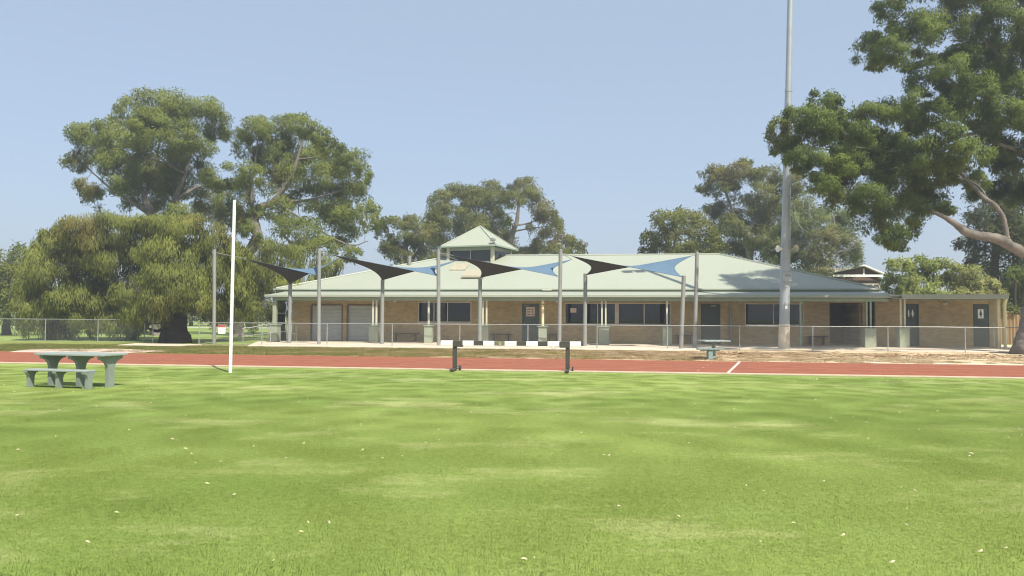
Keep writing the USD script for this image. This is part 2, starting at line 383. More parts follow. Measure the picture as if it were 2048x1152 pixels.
rg = np.random.default_rng(5)
pos = []
y = 2.6
while y < 23.0:
    for x in np.arange(-0.80 * y - 2.5, 0.80 * y + 2.5, 0.5):
        if y < 21.1 + TS * x:
            pos.append((x + rg.uniform(-.22, .22), min(y + rg.uniform(-.22, .22), 20.9 + TS * x), 0.0))
    y += 0.5
pos = np.array(pos)
protos = [('tuft', tuft(40 + k, 5200, 0.62, 0.005, 0.015, 0.0012)) for k in range(4)]
instancer('grass', protos, 'grass_blade', pos, rg.integers(0, 4, len(pos)) * PI / 2 + rg.uniform(-.2, .2, len(pos)), np.clip(1.1 - (pos[:, 1] - 6) * .055, .5, 1.1) * rg.uniform(.9, 1.1, len(pos)), rg.integers(0, 4, len(pos)),
          label='mown green grass of the sports field')

def leaf_shape(L, W):
    v = np.array([(-L / 2, 0, 0), (-L / 6, W / 2, 0.004), (L / 5, W / 2, 0.006), (L / 2, 0.01, 0.012), (L / 5, -W / 2, 0.006), (-L / 6, -W / 2, 0.004), (0, 0, 0.014)])
    return trimesh.Trimesh(v, [(0, 5, 6), (5, 4, 6), (4, 3, 6), (3, 2, 6), (2, 1, 6), (1, 0, 6)], process=False)
lp = []
for k in range(280):
    yy = 4.5 + 17 * rg.random() ** 0.8
    lp.append((rg.uniform(-.72, .72) * yy, yy, 0.033))
for k in range(240):
    xx = rg.uniform(-2, 15); lp.append((xx, 21.1 + TS * xx - abs(rg.normal(0, 1.2)), 0.033))
instancer('fallen_leaves', [('dry_leaf', leaf_shape(0.05, 0.014)), ('dry_leaf', leaf_shape(0.035, 0.014))], 'dry_leaf', lp, rg.random(len(lp)) * 6.28, rg.uniform(.6, 1.25, len(lp)), rg.integers(0, 2, len(lp)),
          label='pale dry leaves scattered over the mown grass', tilt=rg.uniform(-25, 25, len(lp)))
lp = []
for k in range(1900):
    xx = rg.uniform(4.5, 27)
    yy = 33.2 - 0.13 * xx + rg.normal(0, 1.1)
    if 29.3 - .155 * xx < yy < 36.3 - .13 * xx:
        lp.append((xx, yy, 0.012))
instancer('leaf_litter', [('brown_leaf', leaf_shape(0.16, 0.05)), ('brown_leaf', leaf_shape(0.24, 0.07))], 'brown_leaf', lp, rg.random(len(lp)) * 6.28, rg.uniform(.6, 1.3, len(lp)), rg.integers(0, 2, len(lp)),
          label='brown leaf litter along the fence under the big tree', tilt=rg.uniform(-30, 30, len(lp)))
# coarse tussocks on the verge
lp = []
for k in range(5200):
    xx = rg.uniform(-26, 24)
    lo, hi = 28.2 - .165 * xx, 35.6 - .14 * xx
    yy = rg.uniform(lo, hi)
    if rg.random() < 0.75 - 0.03 * xx:
        lp.append((xx, yy, 0.004))
instancer('verge_grass', [('tuft', tuft(60, 260, 0.4, 0.02, 0.05, 0.006)), ('tuft', tuft(61, 200, 0.35, 0.02, 0.08, 0.006))], 'verge', lp, rg.random(len(lp)) * 6.28, rg.uniform(.6, 1.2, len(lp)), rg.integers(0, 2, len(lp)),
          label='rough dry grass between the red track and the fence')

# ---------------------------------------------------------------- clubhouse
ANG = math.atan2(-0.1248, 0.9922)
B = thing('clubhouse', 'long tan brick clubhouse with pale green hipped metal roof and full-width verandah', 'building', (-13.49, 42.5, 0.06), ANG)
WV = 2.2                                                  # front wall plane
OPEN = [(1.28, 3.28, 0.0, 2.12), (3.5, 5.5, 0.0, 2.12), (7.8, 10.96, 1.12, 2.32), (13.9, 14.9, 0.0, 2.22), (16.33, 22.27, 1.05, 2.28),
        (23.9, 24.95, 0.0, 2.24), (26.28, 29.4, 1.05, 2.28), (30.75, 32.45, 0.0, 2.3)]
TOPW = 2.95
wl = []
x = 0.15
for (a, b, z0, z1) in OPEN:
    wl.append(bx(x, a, WV, WV + .23, 0, TOPW))
    if z0 > 0:
        wl.append(bx(a, b, WV, WV + .23, 0, z0))
    wl.append(bx(a, b, WV, WV + .23, z1, TOPW))
    x = b
wl.append(bx(x, 32.6, WV, WV + .23, 0, TOPW))
part(B, 'wall', cat_(wl), 'brick')
part(B, 'wall', bx(0.15, 0.38, WV + .23, 14.7, 0, TOPW), 'brick')
part(B, 'wall', bx(32.37, 32.6, WV + .23, 14.7, 0, TOPW), 'brick')
part(B, 'wall', bx(0.38, 32.37, 14.5, 14.7, 0, TOPW), 'brick')
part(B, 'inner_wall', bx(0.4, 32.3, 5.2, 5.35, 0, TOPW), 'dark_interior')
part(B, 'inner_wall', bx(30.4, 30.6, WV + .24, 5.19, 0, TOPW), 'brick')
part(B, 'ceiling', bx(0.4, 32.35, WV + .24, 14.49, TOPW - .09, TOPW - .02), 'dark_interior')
# roller doors: a curtain of horizontal slats in a brown timber frame
for (a, b, z0, z1) in OPEN[:2]:
    pts = []
    nsl = 26
    for k in range(nsl):
        za, zb = z0 + 0.02 + (z1 - 0.04) * k / nsl, z0 + 0.02 + (z1 - 0.04) * (k + 1) / nsl
        pts += [(WV + .12, za), (WV + .095, (za * 2 + zb) / 3), (WV + .095, (za + 2 * zb) / 3)]
    pts += [(WV + .12, z1 - .02), (WV + .16, z1 - .02), (WV + .16, z0 + .02)]
    from shapely.geometry import Polygon
    mm = trimesh.creation.extrude_polygon(Polygon(pts), b - a - .16, engine='earcut')
    v = mm.vertices.copy()
    mm.vertices = np.stack([a + .08 + v[:, 2], v[:, 0], v[:, 1]], 1)
    rd = part(B, 'roller_door', mm, 'roller_grey')
    part(rd, 'door_frame', cat_([bx(a, a + .08, WV - .02, WV + .2, 0, z1), bx(b - .08, b, WV - .02, WV + .2, 0, z1), bx(a + .08, b - .08, WV - .02, WV + .2, z1 - .02, z1 + .06)]), 'brown_timber')
# windows
def window(a, b, z0, z1, mull, blind=None, parent=B, v0=WV, fm='window_frame'):
    t = .06
    fr = [bx(a, a + t, v0 + .02, v0 + .14, z0, z1), bx(b - t, b, v0 + .02, v0 + .14, z0, z1), bx(a + t, b - t, v0 + .02, v0 + .14, z0, z0 + t), bx(a + t, b - t, v0 + .02, v0 + .14, z1 - t, z1)]
    for (mx, mw) in mull:
        fr.append(bx(mx - mw / 2, mx + mw / 2, v0 + .023, v0 + .137, z0 + t, z1 - t))
    w = part(parent, 'window', cat_(fr), fm)
    edges = [a + t] + [e for (mx, mw) in mull for e in (mx - mw / 2, mx + mw / 2)] + [b - t]
    for k in range(0, len(edges), 2):
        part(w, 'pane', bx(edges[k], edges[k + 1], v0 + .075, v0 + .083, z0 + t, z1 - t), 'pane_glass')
    part(w, 'sill', bx(a - .05, b + .05, v0 - .08, v0 + .0195, z0 - .06, z0 - .002), 'window_frame')
    if blind:
        for (ba, bb, bm) in blind:
            part(w, 'blind', bx(ba, bb, v0 + .17, v0 + .18, z0 + .02, z1 - .02), bm)
    return w
window(7.8, 10.96, 1.12, 2.32, [(8.75, .05), (9.55, .06)], [(8.6, 9.5, 'ink_grey')])
w2 = window(16.33, 22.27, 1.05, 2.28, [(18.2, .06), (19.28, .22), (20.8, .05)])
part(w2, 'window_notice', bx(16.66, 17.0, WV + .06, WV + .068, 1.72, 1.98), 'sign_pink')
window(26.28, 29.4, 1.05, 2.28, [(27.8, .05)])
# doors
def door(a, b, z1, m, parent=B, v0=WV):
    d = part(parent, 'door', bx(a + .06, b - .06, v0 + .07, v0 + .12, 0.01, z1 - .06), m)
    part(d, 'door_frame', cat_([bx(a, a + .06, v0 - .01, v0 + .16, 0, z1), bx(b - .06, b, v0 - .01, v0 + .16, 0, z1), bx(a + .06, b - .06, v0 - .01, v0 + .16, z1 - .06, z1)]), m)
    part(d, 'handle', cat_([bx(a + .12, a + .15, v0 + .02, v0 + .069, 0.98, 1.12), bx(a + .1, a + .24, v0 + .02, v0 + .035, 1.04, 1.065)]), 'galvanised')
    return d
d1 = door(13.9, 14.9, 2.22, 'door_green')
nt = part(d1, 'door_notice', bx(14.14, 14.64, v0 := WV + .055, WV + .069, 1.5, 2.03), 'sign_pink')
for q in range(3):
    z = 1.9 - .15 * q
    part(d1, 'text_line', cat_([bx(14.19 + .01 * (s % 2), 14.19 + w, WV + .05, WV + .0545, z - .03, z + .03) for s, w in ((0, .18),)] + [bx(14.43, 14.43 + .13 + .02 * q, WV + .05, WV + .0545, z - .03, z + .03)]), 'ink_grey')
part(d1, 'door_closer', bx(14.02, 14.3, WV + .03, WV + .069, 2.08, 2.13), 'post_grey')
d2 = door(23.9, 24.95, 2.24, 'door_dark')
part(d2, 'door_closer', bx(24.45, 24.75, WV + .03, WV + .069, 2.1, 2.14), 'post_cream')
# lower verandah roof with its corners cut back, gutter and beam
zf, zb = 2.66, 2.93
part(B, 'verandah_roof', cat_([
    face_solid([(-.25, -.27, zf), (33.35, -.27, zf), (33.05, 2.05, zb), (-.1, 2.05, zb)], .05)]), 'roof_sheet')
part(B, 'verandah_roof', face_solid([(33.36, -.27, zf), (33.75, 2.0, zf - .03), (33.75, 5.5, zf - .03), (33.06, 5.5, zb), (33.06, 2.05, zb)], .05), 'roof_sheet')
part(B, 'gutter', cat_([bx(-.3, 33.4, -.4, -.28, zf - .14, zf + .005, .02), bx(33.4, 33.52, -.4, 2.0, zf - .14, zf + .005, .02), bx(-.4, -.3, -.4, 2.0, zf - .14, zf + .005, .02)]), 'roof_green')
part(B, 'verandah_beam', cat_([bx(-.05, 33.0, -.07, .07, 2.34, 2.5), bx(0, .1, .07, WV, 2.36, 2.5), bx(32.9, 33.0, .07, WV, 2.36, 2.5)]), 'trim_green')
part(B, 'soffit', bx(.2, 32.9, .08, WV - .01, 2.52, 2.545), 'soffit')
part(B, 'fascia', bx(.05, 32.9, 1.98, 2.06, 2.94, 3.0), 'trim_green')
# upper roof
ez = 3.08
FL, FR = (-.72, 1.85, ez), (33.15, 1.85, ez)
BL, BR = (-.72, 15.5, ez), (33.15, 15.5, ez)
RL, RR = (8.5, 8.67, 5.50), (25.9, 8.67, 5.50)
part(B, 'roof', face_solid([FL, FR, RR, RL], .07), 'roof_sheet')
part(B, 'roof', face_solid([FR, BR, RR], .07), 'roof_sheet')
part(B, 'roof', face_solid([BR, BL, RL, RR], .07), 'roof_sheet')
part(B, 'roof', face_solid([BL, FL, RL], .07), 'roof_sheet')
for a, b in ((RL, RR), (FL, RL), (FR, RR), (BL, RL), (BR, RR)):
    part(B, 'ridge_cap', tube([np.array(a) + [0, 0, .01], np.array(b) + [0, 0, .01]], .07, 6), 'roof_green')
part(B, 'eaves_gutter', cat_([bx(-.75, 33.18, 1.70, 1.83, 2.98, 3.07, .02), bx(33.19, 33.3, 1.7, 15.5, 2.95, 3.07, .02), bx(-.86, -.76, 1.7, 15.5, 2.95, 3.07, .02)]), 'roof_green')
part(B, 'eaves_fascia', bx(-.7, 33.1, 1.86, 1.92, 2.88, 2.99), 'trim_green')
part(B, 'gutter_outlet', bx(15.1, 15.65, 1.62, 1.695, 2.96, 3.04), 'post_cream')
# roof vents: a low beige hood and a long skylight under the tower
def on_roof(v):
    return ez + (5.5 - ez) * (v - 1.85) / (8.67 - 1.85)
part(B, 'roof_hatch', face_solid([(10.1, 3.6, on_roof(3.6) + .22), (11.4, 3.6, on_roof(3.6) + .22), (11.4, 5.2, on_roof(5.2) + .12), (10.1, 5.2, on_roof(5.2) + .12)], .12), 'beige_cover')
part(B, 'skylight', face_solid([(9.0, 5.3, on_roof(5.3) + .09), (10.0, 5.3, on_roof(5.3) + .09), (10.0, 6.6, on_roof(6.6) + .09), (9.0, 6.6, on_roof(6.6) + .09)], .08), 'beige_cover')
part(B, 'vent_pipe', tube([(6.1, 6.6, 4.6), (6.1, 6.6, 5.35)], .11, 10), 'post_grey')
# columns: rendered piers with caps carrying slim twin posts
def pier(u, w, posts, v=0.0, parent=B, h=.93, pm='post_cream', top=2.34):
    p = part(parent, 'pier', bx(u - w / 2, u + w / 2, v - w / 2, v + w / 2, 0, h, .012), 'pier_green')
    part(p, 'pier_cap', bx(u - w / 2 - .05, u + w / 2 + .05, v - w / 2 - .05, v + w / 2 + .05, h, h + .06, .012), 'cap_green')
    for o, ww in posts:
        part(p, 'post', bx(u + o - ww / 2, u + o + ww / 2, v - ww / 2, v + ww / 2, h + .06, top), pm)
TW = [(-.10, .085), (.10, .085)]
pier(.08, .5, [(0, .2)], pm='pier_green')
pier(5.91, .52, TW); pier(8.98, .43, [(0, .1)]); pier(12.11, .46, TW)
p15 = part(B, 'pier', bx(15.06, 15.5, -.22, .22, 0, .93, .012), 'pier_green')
part(p15, 'pier_cap', bx(15.0, 15.56, -.28, .28, .93, .99, .012), 'cap_green')
part(p15, 'post', tube([(15.28, 0, .99), (15.28, 0, 2.34)], .075, 14), 'cream', smooth=50)
part(p15, 'collar', tube([(15.28, 0, 2.12), (15.28, 0, 2.17)], .095, 14), 'cap_green', smooth=50)
pier(18.56, .55, TW); pier(21.88, .47, [(0, .1)]); 
part(B, 'downpipe', tube([(25.5, WV - .06, 0), (25.5, WV - .06, 2.5)], .045, 10), 'soffit', smooth=50)
part(B, 'verandah_post', bx(28.63, 28.73, -.05, .05, 0, 2.34), 'trim_green')
pier(32.04, .55, TW, pm='trim_green')
for u in (6.45, 15.9, 22.9, 26.0):
    l_ = part(B, 'wall_light', bx(u - .09, u + .09, WV - .09, WV - .002, 2.28, 2.4, .02), 'post_cream')
part(B, 'wall_rail', tube([(-.35, 1.2, 1.62), (1.2, 2.1, 1.62)], .022, 8), 'galvanised')

# lookout tower on the ridge
ct, st = math.cos(ANG), math.sin(ANG)
def w2b(x, y):
    dx, dy = x + 13.49, y - 42.5
    return dx * ct + dy * st, -dx * st + dy * ct
tu, tv = w2b(-2.15, 49.95)
TA = math.radians(-21) - ANG
def TW_(m):
    return moved(m, TA, (tu, tv, -.06))
hw = 1.56
zt0, zt1 = 4.2, 6.02
base = cat_([bx(-hw, hw, -hw, -hw + .1, zt0, 5.05), bx(hw - .1, hw, -hw + .1, hw, zt0, 5.05), bx(-hw, -hw + .1, -hw + .1, hw, zt0, 5.05), bx(-hw + .1, hw - .1, hw - .1, hw, zt0, 5.05),
             bx(-hw, hw, -hw, -hw + .1, 5.86, zt1), bx(hw - .1, hw, -hw + .1, hw, 5.86, zt1), bx(-hw, -hw + .1, -hw + .1, hw, 5.86, zt1), bx(-hw + .1, hw - .1, hw - .1, hw, 5.86, zt1)])
tower = part(B, 'lookout_tower', TW_(base), 'soffit')
for sx in (-1, 1):
    for sy in (-1, 1):
        part(tower, 'corner_post', TW_(bx(sx * hw - .1, sx * hw + .1, sy * hw - .1, sy * hw + .1, zt0, zt1 - .005)), 'post_cream')
for a in range(4):
    wf = cat_([bx(-hw + .1, hw - .1, -hw + .02, -hw + .08, 5.05, 5.1), bx(-hw + .1, hw - .1, -hw + .02, -hw + .08, 5.81, 5.86), bx(-.03, .03, -hw + .022, -hw + .078, 5.1, 5.81)])
    part(tower, 'window_frame', TW_(moved(wf, a * PI / 2)), 'soffit')
    part(tower, 'window_pane', TW_(moved(bx(-hw + .1, -.03, -hw + .045, -hw + .055, 5.1, 5.81), a * PI / 2)), 'pane_glass')
    part(tower, 'window_pane', TW_(moved(bx(.03, hw - .1, -hw + .045, -hw + .055, 5.1, 5.81), a * PI / 2)), 'pane_glass')
part(tower, 'blind', TW_(cat_([bx(-hw + .15, hw - .15, -hw + .13, -hw + .14, 5.1, 5.84), bx(hw - .14, hw - .13, -hw + .15, hw - .15, 5.1, 5.84)])), 'pole_steel')
part(tower, 'inner_floor', TW_(bx(-hw + .1, hw - .1, -hw + .1, hw - .1, 4.9, 5.0)), 'dark_interior')
part(tower, 'instrument', TW_(cat_([bx(.2, .42, -1.4, -1.3, 5.15, 5.5), bx(-.2, .2, -1.38, -1.34, 5.25, 5.3)])), 'white_paint')
ew = 1.93
ap = (0, 0, 7.55)
cs = [(-ew, -ew, 6.1), (ew, -ew, 6.1), (ew, ew, 6.1), (-ew, ew, 6.1)]
for k in range(4):
    part(tower, 'tower_roof', TW_(face_solid([cs[k], cs[(k + 1) % 4], ap], .05)), 'roof_sheet')
    part(tower, 'hip_cap', TW_(tube([np.array(cs[k]) + [0, 0, .01], np.array(ap) + [0, 0, .01]], .05, 6)), 'roof_green')
part(tower, 'tower_gutter', TW_(cat_([bx(-ew - .08, ew + .08, -ew - .08, -ew, 6.0, 6.09), bx(-ew - .08, ew + .08, ew, ew + .08, 6.0, 6.09), bx(ew, ew + .08, -ew, ew, 6.0, 6.09), bx(-ew - .08, -ew, -ew, ew, 6.0, 6.09)])), 'trim_green')
part(tower, 'floodlight', TW_(cat_([tube([(1.55, -1.9, 6.15), (1.55, -1.9, 6.5), (1.75, -1.95, 6.52)], .03, 6), bx(1.6, 1.9, -2.02, -1.86, 6.32, 6.48, .02)])), 'post_dark')

# ---------------------------------------------------------------- toilet block at the right end
T = thing('toilet_block', 'low flat-roofed brick toilet block at the right end of the clubhouse', 'building', (-13.49, 42.5, 0.06), ANG)
A0, A1, AV = 33.0, 39.1, 1.85
part(T, 'wall', cat_([bx(A0, 34.5, AV, AV + .2, 0, 2.45), bx(35.2, 37.9, AV, AV + .2, 0, 2.45), bx(38.8, A1, AV, AV + .2, 0, 2.45), bx(34.5, 35.2, AV, AV + .2, 2.25, 2.45), bx(37.9, 38.8, AV, AV + .2, 2.25, 2.45)]), 'brick')
part(T, 'wall', bx(A1 - .2, A1, AV + .2, 7.0, 0, 2.45), 'brick')
part(T, 'wall', bx(A0, A1 - .2, 6.8, 7.0, 0, 2.45), 'brick')
part(T, 'end_wall', bx(38.16, 38.3, -.1, .75, 0, 2.455), 'cream')
part(T, 'roof', face_solid([(32.9, -.55, 2.66), (38.42, -.55, 2.66), (39.35, 1.8, 2.7), (39.35, 7.2, 2.78), (32.9, 7.2, 2.78)], .05), 'roof_green')
part(T, 'fascia', bx(33.45, 38.45, -.64, -.56, 2.46, 2.7, .012), 'roof_green')
part(T, 'soffit', bx(33.05, 38.4, -.5, AV - .01, 2.46, 2.49), 'soffit')
for (a, b), two in (((34.5, 35.2), True), ((37.9, 38.8), False)):
    d = door(a, b, 2.25, 'door_dark', T, AV)
    mid = (a + b) / 2 - .05
    def figure(cx, skirt):
        ms = [moved(trimesh.creation.cylinder(.035, .012, sections=12), 0, (0, 0, 0))]
        ms[0].apply_transform(trimesh.transformations.rotation_matrix(PI / 2, [1, 0, 0])); ms[0].apply_translation([cx, AV + .05, 1.9])
        w = .07 if skirt else .045
        ms.append(prof([(cx - .03, 1.86), (cx + .03, 1.86), (cx + w, 1.68), (cx - w, 1.68)], AV + .045, AV + .055))
        ms.append(bx(cx - .03, cx - .008, AV + .045, AV + .055, 1.55, 1.68)); ms.append(bx(cx + .008, cx + .03, AV + .045, AV + .055, 1.55, 1.68))
        return cat_(ms)
    if two:
        part(d, 'toilet_sign', cat_([figure(mid - .1, False), figure(mid + .1, True)]), 'white_paint')
    else:
        sg = part(d, 'toilet_sign', bx(mid - .14, mid + .14, AV + .056, AV + .066, 1.5, 1.98), 'white_paint')
        part(sg, 'figure', figure(mid, True), 'door_dark')
pier(33.69, .48, TW, 0.0, T, .95, 'post_cream', 2.46)
part(T, 'downpipe', tube([(38.42, -.25, 0), (38.42, -.25, 2.2), (38.4, -.35, 2.35), (38.4, -.5, 2.5)], .075, 12), 'cream', smooth=50)
part(T, 'wall_light', bx(36.35, 36.6, AV - .12, AV - .002, 2.2, 2.34, .02), 'post_cream')
part(T, 'grab_rail', tube([(38.0, -.05, .1), (38.0, -.05, 1.3)], .03, 8), 'post_cream')

# ---------------------------------------------------------------- benches on the wall, chair
def wall_bench(u0, u1, z, label):
    m = (u0 + u1) / 2
    x, y = -13.49 + ct * m - st * 1.88, 42.5 + st * m + ct * 1.88
    t = thing('wall_bench', label, 'bench', (x, y, .06), ANG, 'benches along the clubhouse wall')
    h = (u1 - u0) / 2
    for k in range(3):
        part(t, 'slat', bx(-h, h, -.2 + .15 * k, -.07 + .15 * k, z - .05, z, .008), 'bench_dark')
    for s in (-1, 1):
        part(t, 'bracket', prof([(s * (h - .2) - .03, 0.02), (s * (h - .2) + .03, 0.02), (s * (h - .2) + .03, z - .051), (s * (h - .2) - .03, z - .051)], .02, .2), 'bench_dark')
wall_bench(6.36, 7.93, .5, 'dark slatted bench by the left end of the leftmost window')
wall_bench(12.15, 13.36, .5, 'dark slatted bench just left of the door with the notice')
wall_bench(15.3, 16.1, .5, 'short dark bench between the notice door and the long window')
wall_bench(22.45, 23.5, .5, 'dark slatted bench left of the plain dark door')
wall_bench(29.45, 30.55, .5, 'dark slatted bench right of the rightmost window')

c = thing('garden_chair', 'pale plastic chair at the left end of the verandah', 'chair', (-12.75, 43.6, .06), math.radians(-60))
part(c, 'seat', bx(-.22, .22, -.22, .22, .41, .45, .015), 'post_cream')
part(c, 'backrest', bx(-.21, .21, .2, .235, .5, .88, .015), 'post_cream')
for sx in (-1, 1):
    for sy in (-1, 1):
        part(c, 'leg', tube([(sx * .2, sy * .19, 0), (sx * .19, sy * .19, .409)], .018, 6), 'post_cream')

# ---------------------------------------------------------------- shade sails and their posts
TALL = [(-15.8, 39.9, -.08, 5.01), (-10.06, 39.21, -.052, 4.98), (-3.74, 38.45, -.051, 4.94), (2.39, 37.71, .05, 4.9), (8.98, 36.92, .148, 4.74)]
SHORT = [(-11.97, 40.44, 0, 3.25), (-6.88, 39.83, 0, 3.45), (-1.67, 39.2, 0, 3.58), (3.75, 38.55, .026, 3.75), (8.09, 35.9, .14, 3.52)]
TL = ['leftmost tall grey shade sail post beside the weeping tree', 'tall grey shade sail post in front of the left roller door', 'tall grey shade sail post in front of the leftmost window',
      'tall grey shade sail post between the notice door and long window', 'rightmost tall shade sail post, leaning, left of the plain dark door']
SL = ['short dark post of the leftmost shade sail, at the clubhouse corner', 'short dark shade sail post just right of the second roller door', 'short dark shade sail post below the lookout tower',
      'short dark shade sail post in front of the long window', 'short leaning pale post close beside the rightmost tall post']
for (x, y, dx, z), lb in zip(TALL, TL):
    t = thing('tall_sail_post', lb, 'post', (x, y, 0), 0, 'tall shade sail posts')
    part(t, 'shaft', tube([(0, 0, 0), (dx, 0, z)], .095, 16), 'post_grey', smooth=50)
    part(t, 'cap', tube([(dx, 0, z), (dx * 1.01, 0, z + .03)], [.1, .09], 16), 'post_grey', smooth=40)
    part(t, 'eye_bolt', tube([(dx, -.1, z - .12), (dx, .1, z - .12)], .022, 8), 'galvanised')
for k, ((x, y, dx, z), lb) in enumerate(zip(SHORT, SL)):
    t = thing('short_sail_post', lb, 'post', (x, y, 0), 0, 'short shade sail posts')
    mm_ = 'post_dark' if k < 4 else 'post_grey'
    part(t, 'shaft', tube([(0, 0, 0), (dx, 0, z)], .1, 16), mm_, smooth=50)
    part(t, 'cap', tube([(dx, 0, z), (dx * 1.01, 0, z + .03)], [.105, .095], 16), mm_, smooth=40)
    part(t, 'eye_bolt', tube([(dx, -.12, z - .06), (dx, .08, z - .06)], .022, 8), 'galvanised')

def sail(A, Bc, C, D, label):
    """a hypar cloth: A-B and D-C are the short ends, A-D and B-C the long edges; edges pulled in by their ropes"""
    A, Bc, C, D = map(np.array, (A, Bc, C, D))
    n = 22
    s = np.linspace(0, 1, n)
    S, Tt = np.meshgrid(s, s, indexing='ij')
    S2, T2 = S.copy(), Tt.copy()
    inset = lambda w: 4 * w * (1 - w)
    S2 = S + (0.5 - S) * 2 * (0.11 * inset(Tt))                # the short ends are cut as deep curves
    T2 = Tt + (0.5 - Tt) * 2 * (0.012 * inset(S))
    S3, T3 = S2[..., None], T2[..., None]
    p = (1 - S3) * ((1 - T3) * A + T3 * Bc) + S3 * ((1 - T3) * D + T3 * C)
    du = np.gradient(p, axis=0); dv = np.gradient(p, axis=1)
    nn = np.cross(du, dv); nn /= np.linalg.norm(nn, axis=-1, keepdims=True) + 1e-9
    if nn[..., 2].mean() < 0:
        nn = -nn
    def cloth(off):
        v = np.vstack([(p + nn * off).reshape(-1, 3), (p + nn * (off + .006)).reshape(-1, 3)])
        i, j = np.meshgrid(np.arange(n - 1), np.arange(n - 1), indexing='ij')
        q = np.stack([i * n + j, i * n + j + 1, (i + 1) * n + j + 1, (i + 1) * n + j], -1).reshape(-1, 4)
        f = [q[:, [0, 1, 2]], q[:, [0, 2, 3]], n * n + q[:, [0, 2, 1]], n * n + q[:, [0, 3, 2]]]
        rim = list(range(n)) + [k * n + n - 1 for k in range(1, n)] + [(n - 1) * n + k for k in range(n - 2, -1, -1)] + [k * n for k in range(n - 2, 0, -1)]
        e = []
        for a, b in zip(rim, rim[1:] + rim[:1]):
            e += [(a, b, n * n + b), (a, n * n + b, n * n + a)]
        return trimesh.Trimesh(v, np.vstack(f + [np.array(e)]), process=False)
    t = thing('shade_sail', label, 'shade sail', tuple(A), 0, 'shade sails strung between the posts')
    part(t, 'top_cloth', moved(cloth(.004), 0, -A), 'sail_blue', smooth=60)
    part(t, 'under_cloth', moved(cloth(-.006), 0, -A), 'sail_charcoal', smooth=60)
    return t, A
AS = [(-14.13, 39.7, 4.55), (-9.45, 39.13, 4.74), (-3.02, 38.36, 4.66), (3.0, 37.63, 4.6)]
BS = [(-11.97, 40.32, 3.22), (-6.88, 39.71, 3.43), (-1.67, 39.08, 3.56), (3.77, 38.43, 3.68)]
DS = [(-10.1, 39.33, 3.62), (-3.8, 38.57, 3.61), (2.33, 37.83, 3.57), (8.2, 35.98, 3.47)]
CS = [(-9.3, 39.5, 4.62), (-2.9, 38.9, 4.52), (3.1, 38.2, 4.52), (8.92, 36.98, 4.60)]
# the rear corners are carried by stays that run back to the clubhouse roof
REAR = 1.3
LB = ['leftmost blue and charcoal shade sail, in front of the weeping trees', 'second shade sail from the left, in front of the left end of the roof', 'shade sail in front of the lookout tower', 'rightmost blue and charcoal shade sail']
for k in range(4):
    Bk, Ck = np.array(BS[k]), np.array(CS[k])
    if k < 3:
        Ck = Ck + [0, REAR * .5, 0]
    t, A = sail(AS[k], Bk, Ck, DS[k], LB[k])
    x, y, dx, z = TALL[k]
    part(t, 'rope', moved(tube([(x + dx, y, z - .12), AS[k]], .018, 6), 0, -A), 'post_dark')
    if k < 3:
        x, y, dx, z = TALL[k + 1]
        part(t, 'rope', moved(tube([(x + dx, y, z - .13), Ck], .014, 6), 0, -A), 'post_dark')
    else:
        x, y, dx, z = TALL[4]
        part(t, 'rope', moved(tube([(x + dx, y, z - .12), Ck], .014, 6), 0, -A), 'post_dark')

# ---------------------------------------------------------------- chain link fences
def fence(pts, h, label, skip=(), low=.04):
    base = np.array([pts[0][0], pts[0][1], 0])
    t = thing('chain_link_fence', label, 'fence', tuple(base))
    P = np.array([(x, y, 0) for x, y in pts]) - base
    for k, q in enumerate(P):
        part(t, 'post', tube([q, q + [0, 0, h + .02]], .024, 8), 'galvanised', smooth=50)
    for k in range(len(P) - 1):
        if k in skip:
            continue
        a, b = P[k], P[k + 1]
        L = np.linalg.norm(b - a); d = (b - a) / L; nr = np.array([-d[1], d[0], 0])
        part(t, 'top_rail', tube([a + [0, 0, h], b + [0, 0, h]], .018, 8, cap=False), 'galvanised', smooth=50)
        part(t, 'bottom_wire', tube([a + [0, 0, .06] , b + [0, 0, .06]], .008, 5), 'galvanised')
        H0, H1, st_ = low, h - .01, .075
        vs, fs = [], []
        w = .0014
        for sgn in (1, -1):
            hh = H1 - H0
            for s in np.arange(-hh, L, st_):
                s0, s1 = max(0.0, s), min(L, s + hh)
                if s1 - s0 < .02:
                    continue
                z0, z1 = H0 + (s0 - s), H0 + (s1 - s)
                if sgn < 0:
                    z0, z1 = H0 + H1 - z0, H0 + H1 - z1
                p0 = a + d * s0 + [0, 0, z0] + nr * (.003 * sgn); p1 = a + d * s1 + [0, 0, z1] + nr * (.003 * sgn)
                dr = (p1 - p0) / np.linalg.norm(p1 - p0); sd_ = np.cross(dr, nr) * w
                o = len(vs)
                vs += [p0 - sd_, p0 + sd_, p0 + nr * w * 1.6, p1 - sd_, p1 + sd_, p1 + nr * w * 1.6]
                fs += [(o, o + 1, o + 4), (o, o + 4, o + 3), (o + 1, o + 2, o + 5), (o + 1, o + 5, o + 4), (o + 2, o, o + 3), (o + 2, o + 3, o + 5)]
        part(t, 'wire_mesh', trimesh.Trimesh(np.array(vs), fs, process=False), 'galvanised')
    return t
FP = [(-16.1, 38.69), (-12.72, 38.25), (-9.3, 37.81), (-5.95, 37.37), (-2.56, 36.93), (.78, 36.5), (4.09, 36.07), (7.39, 35.64), (10.68, 35.21), (13.94, 34.79), (17.2, 34.36), (20.48, 33.94), (23.81, 33.5), (27.2, 33.06)]
fence(FP, 1.16, 'long galvanised chain link fence in front of the clubhouse')
fence([(-36.6, 43.6), (-33.0, 43.1), (-29.4, 42.6), (-26.2, 42.2), (-23.0, 41.75), (-20.2, 41.3), (-19.2, 40.2)], 1.28, 'chain link fence at the left under the weeping tree, ending at the gap')

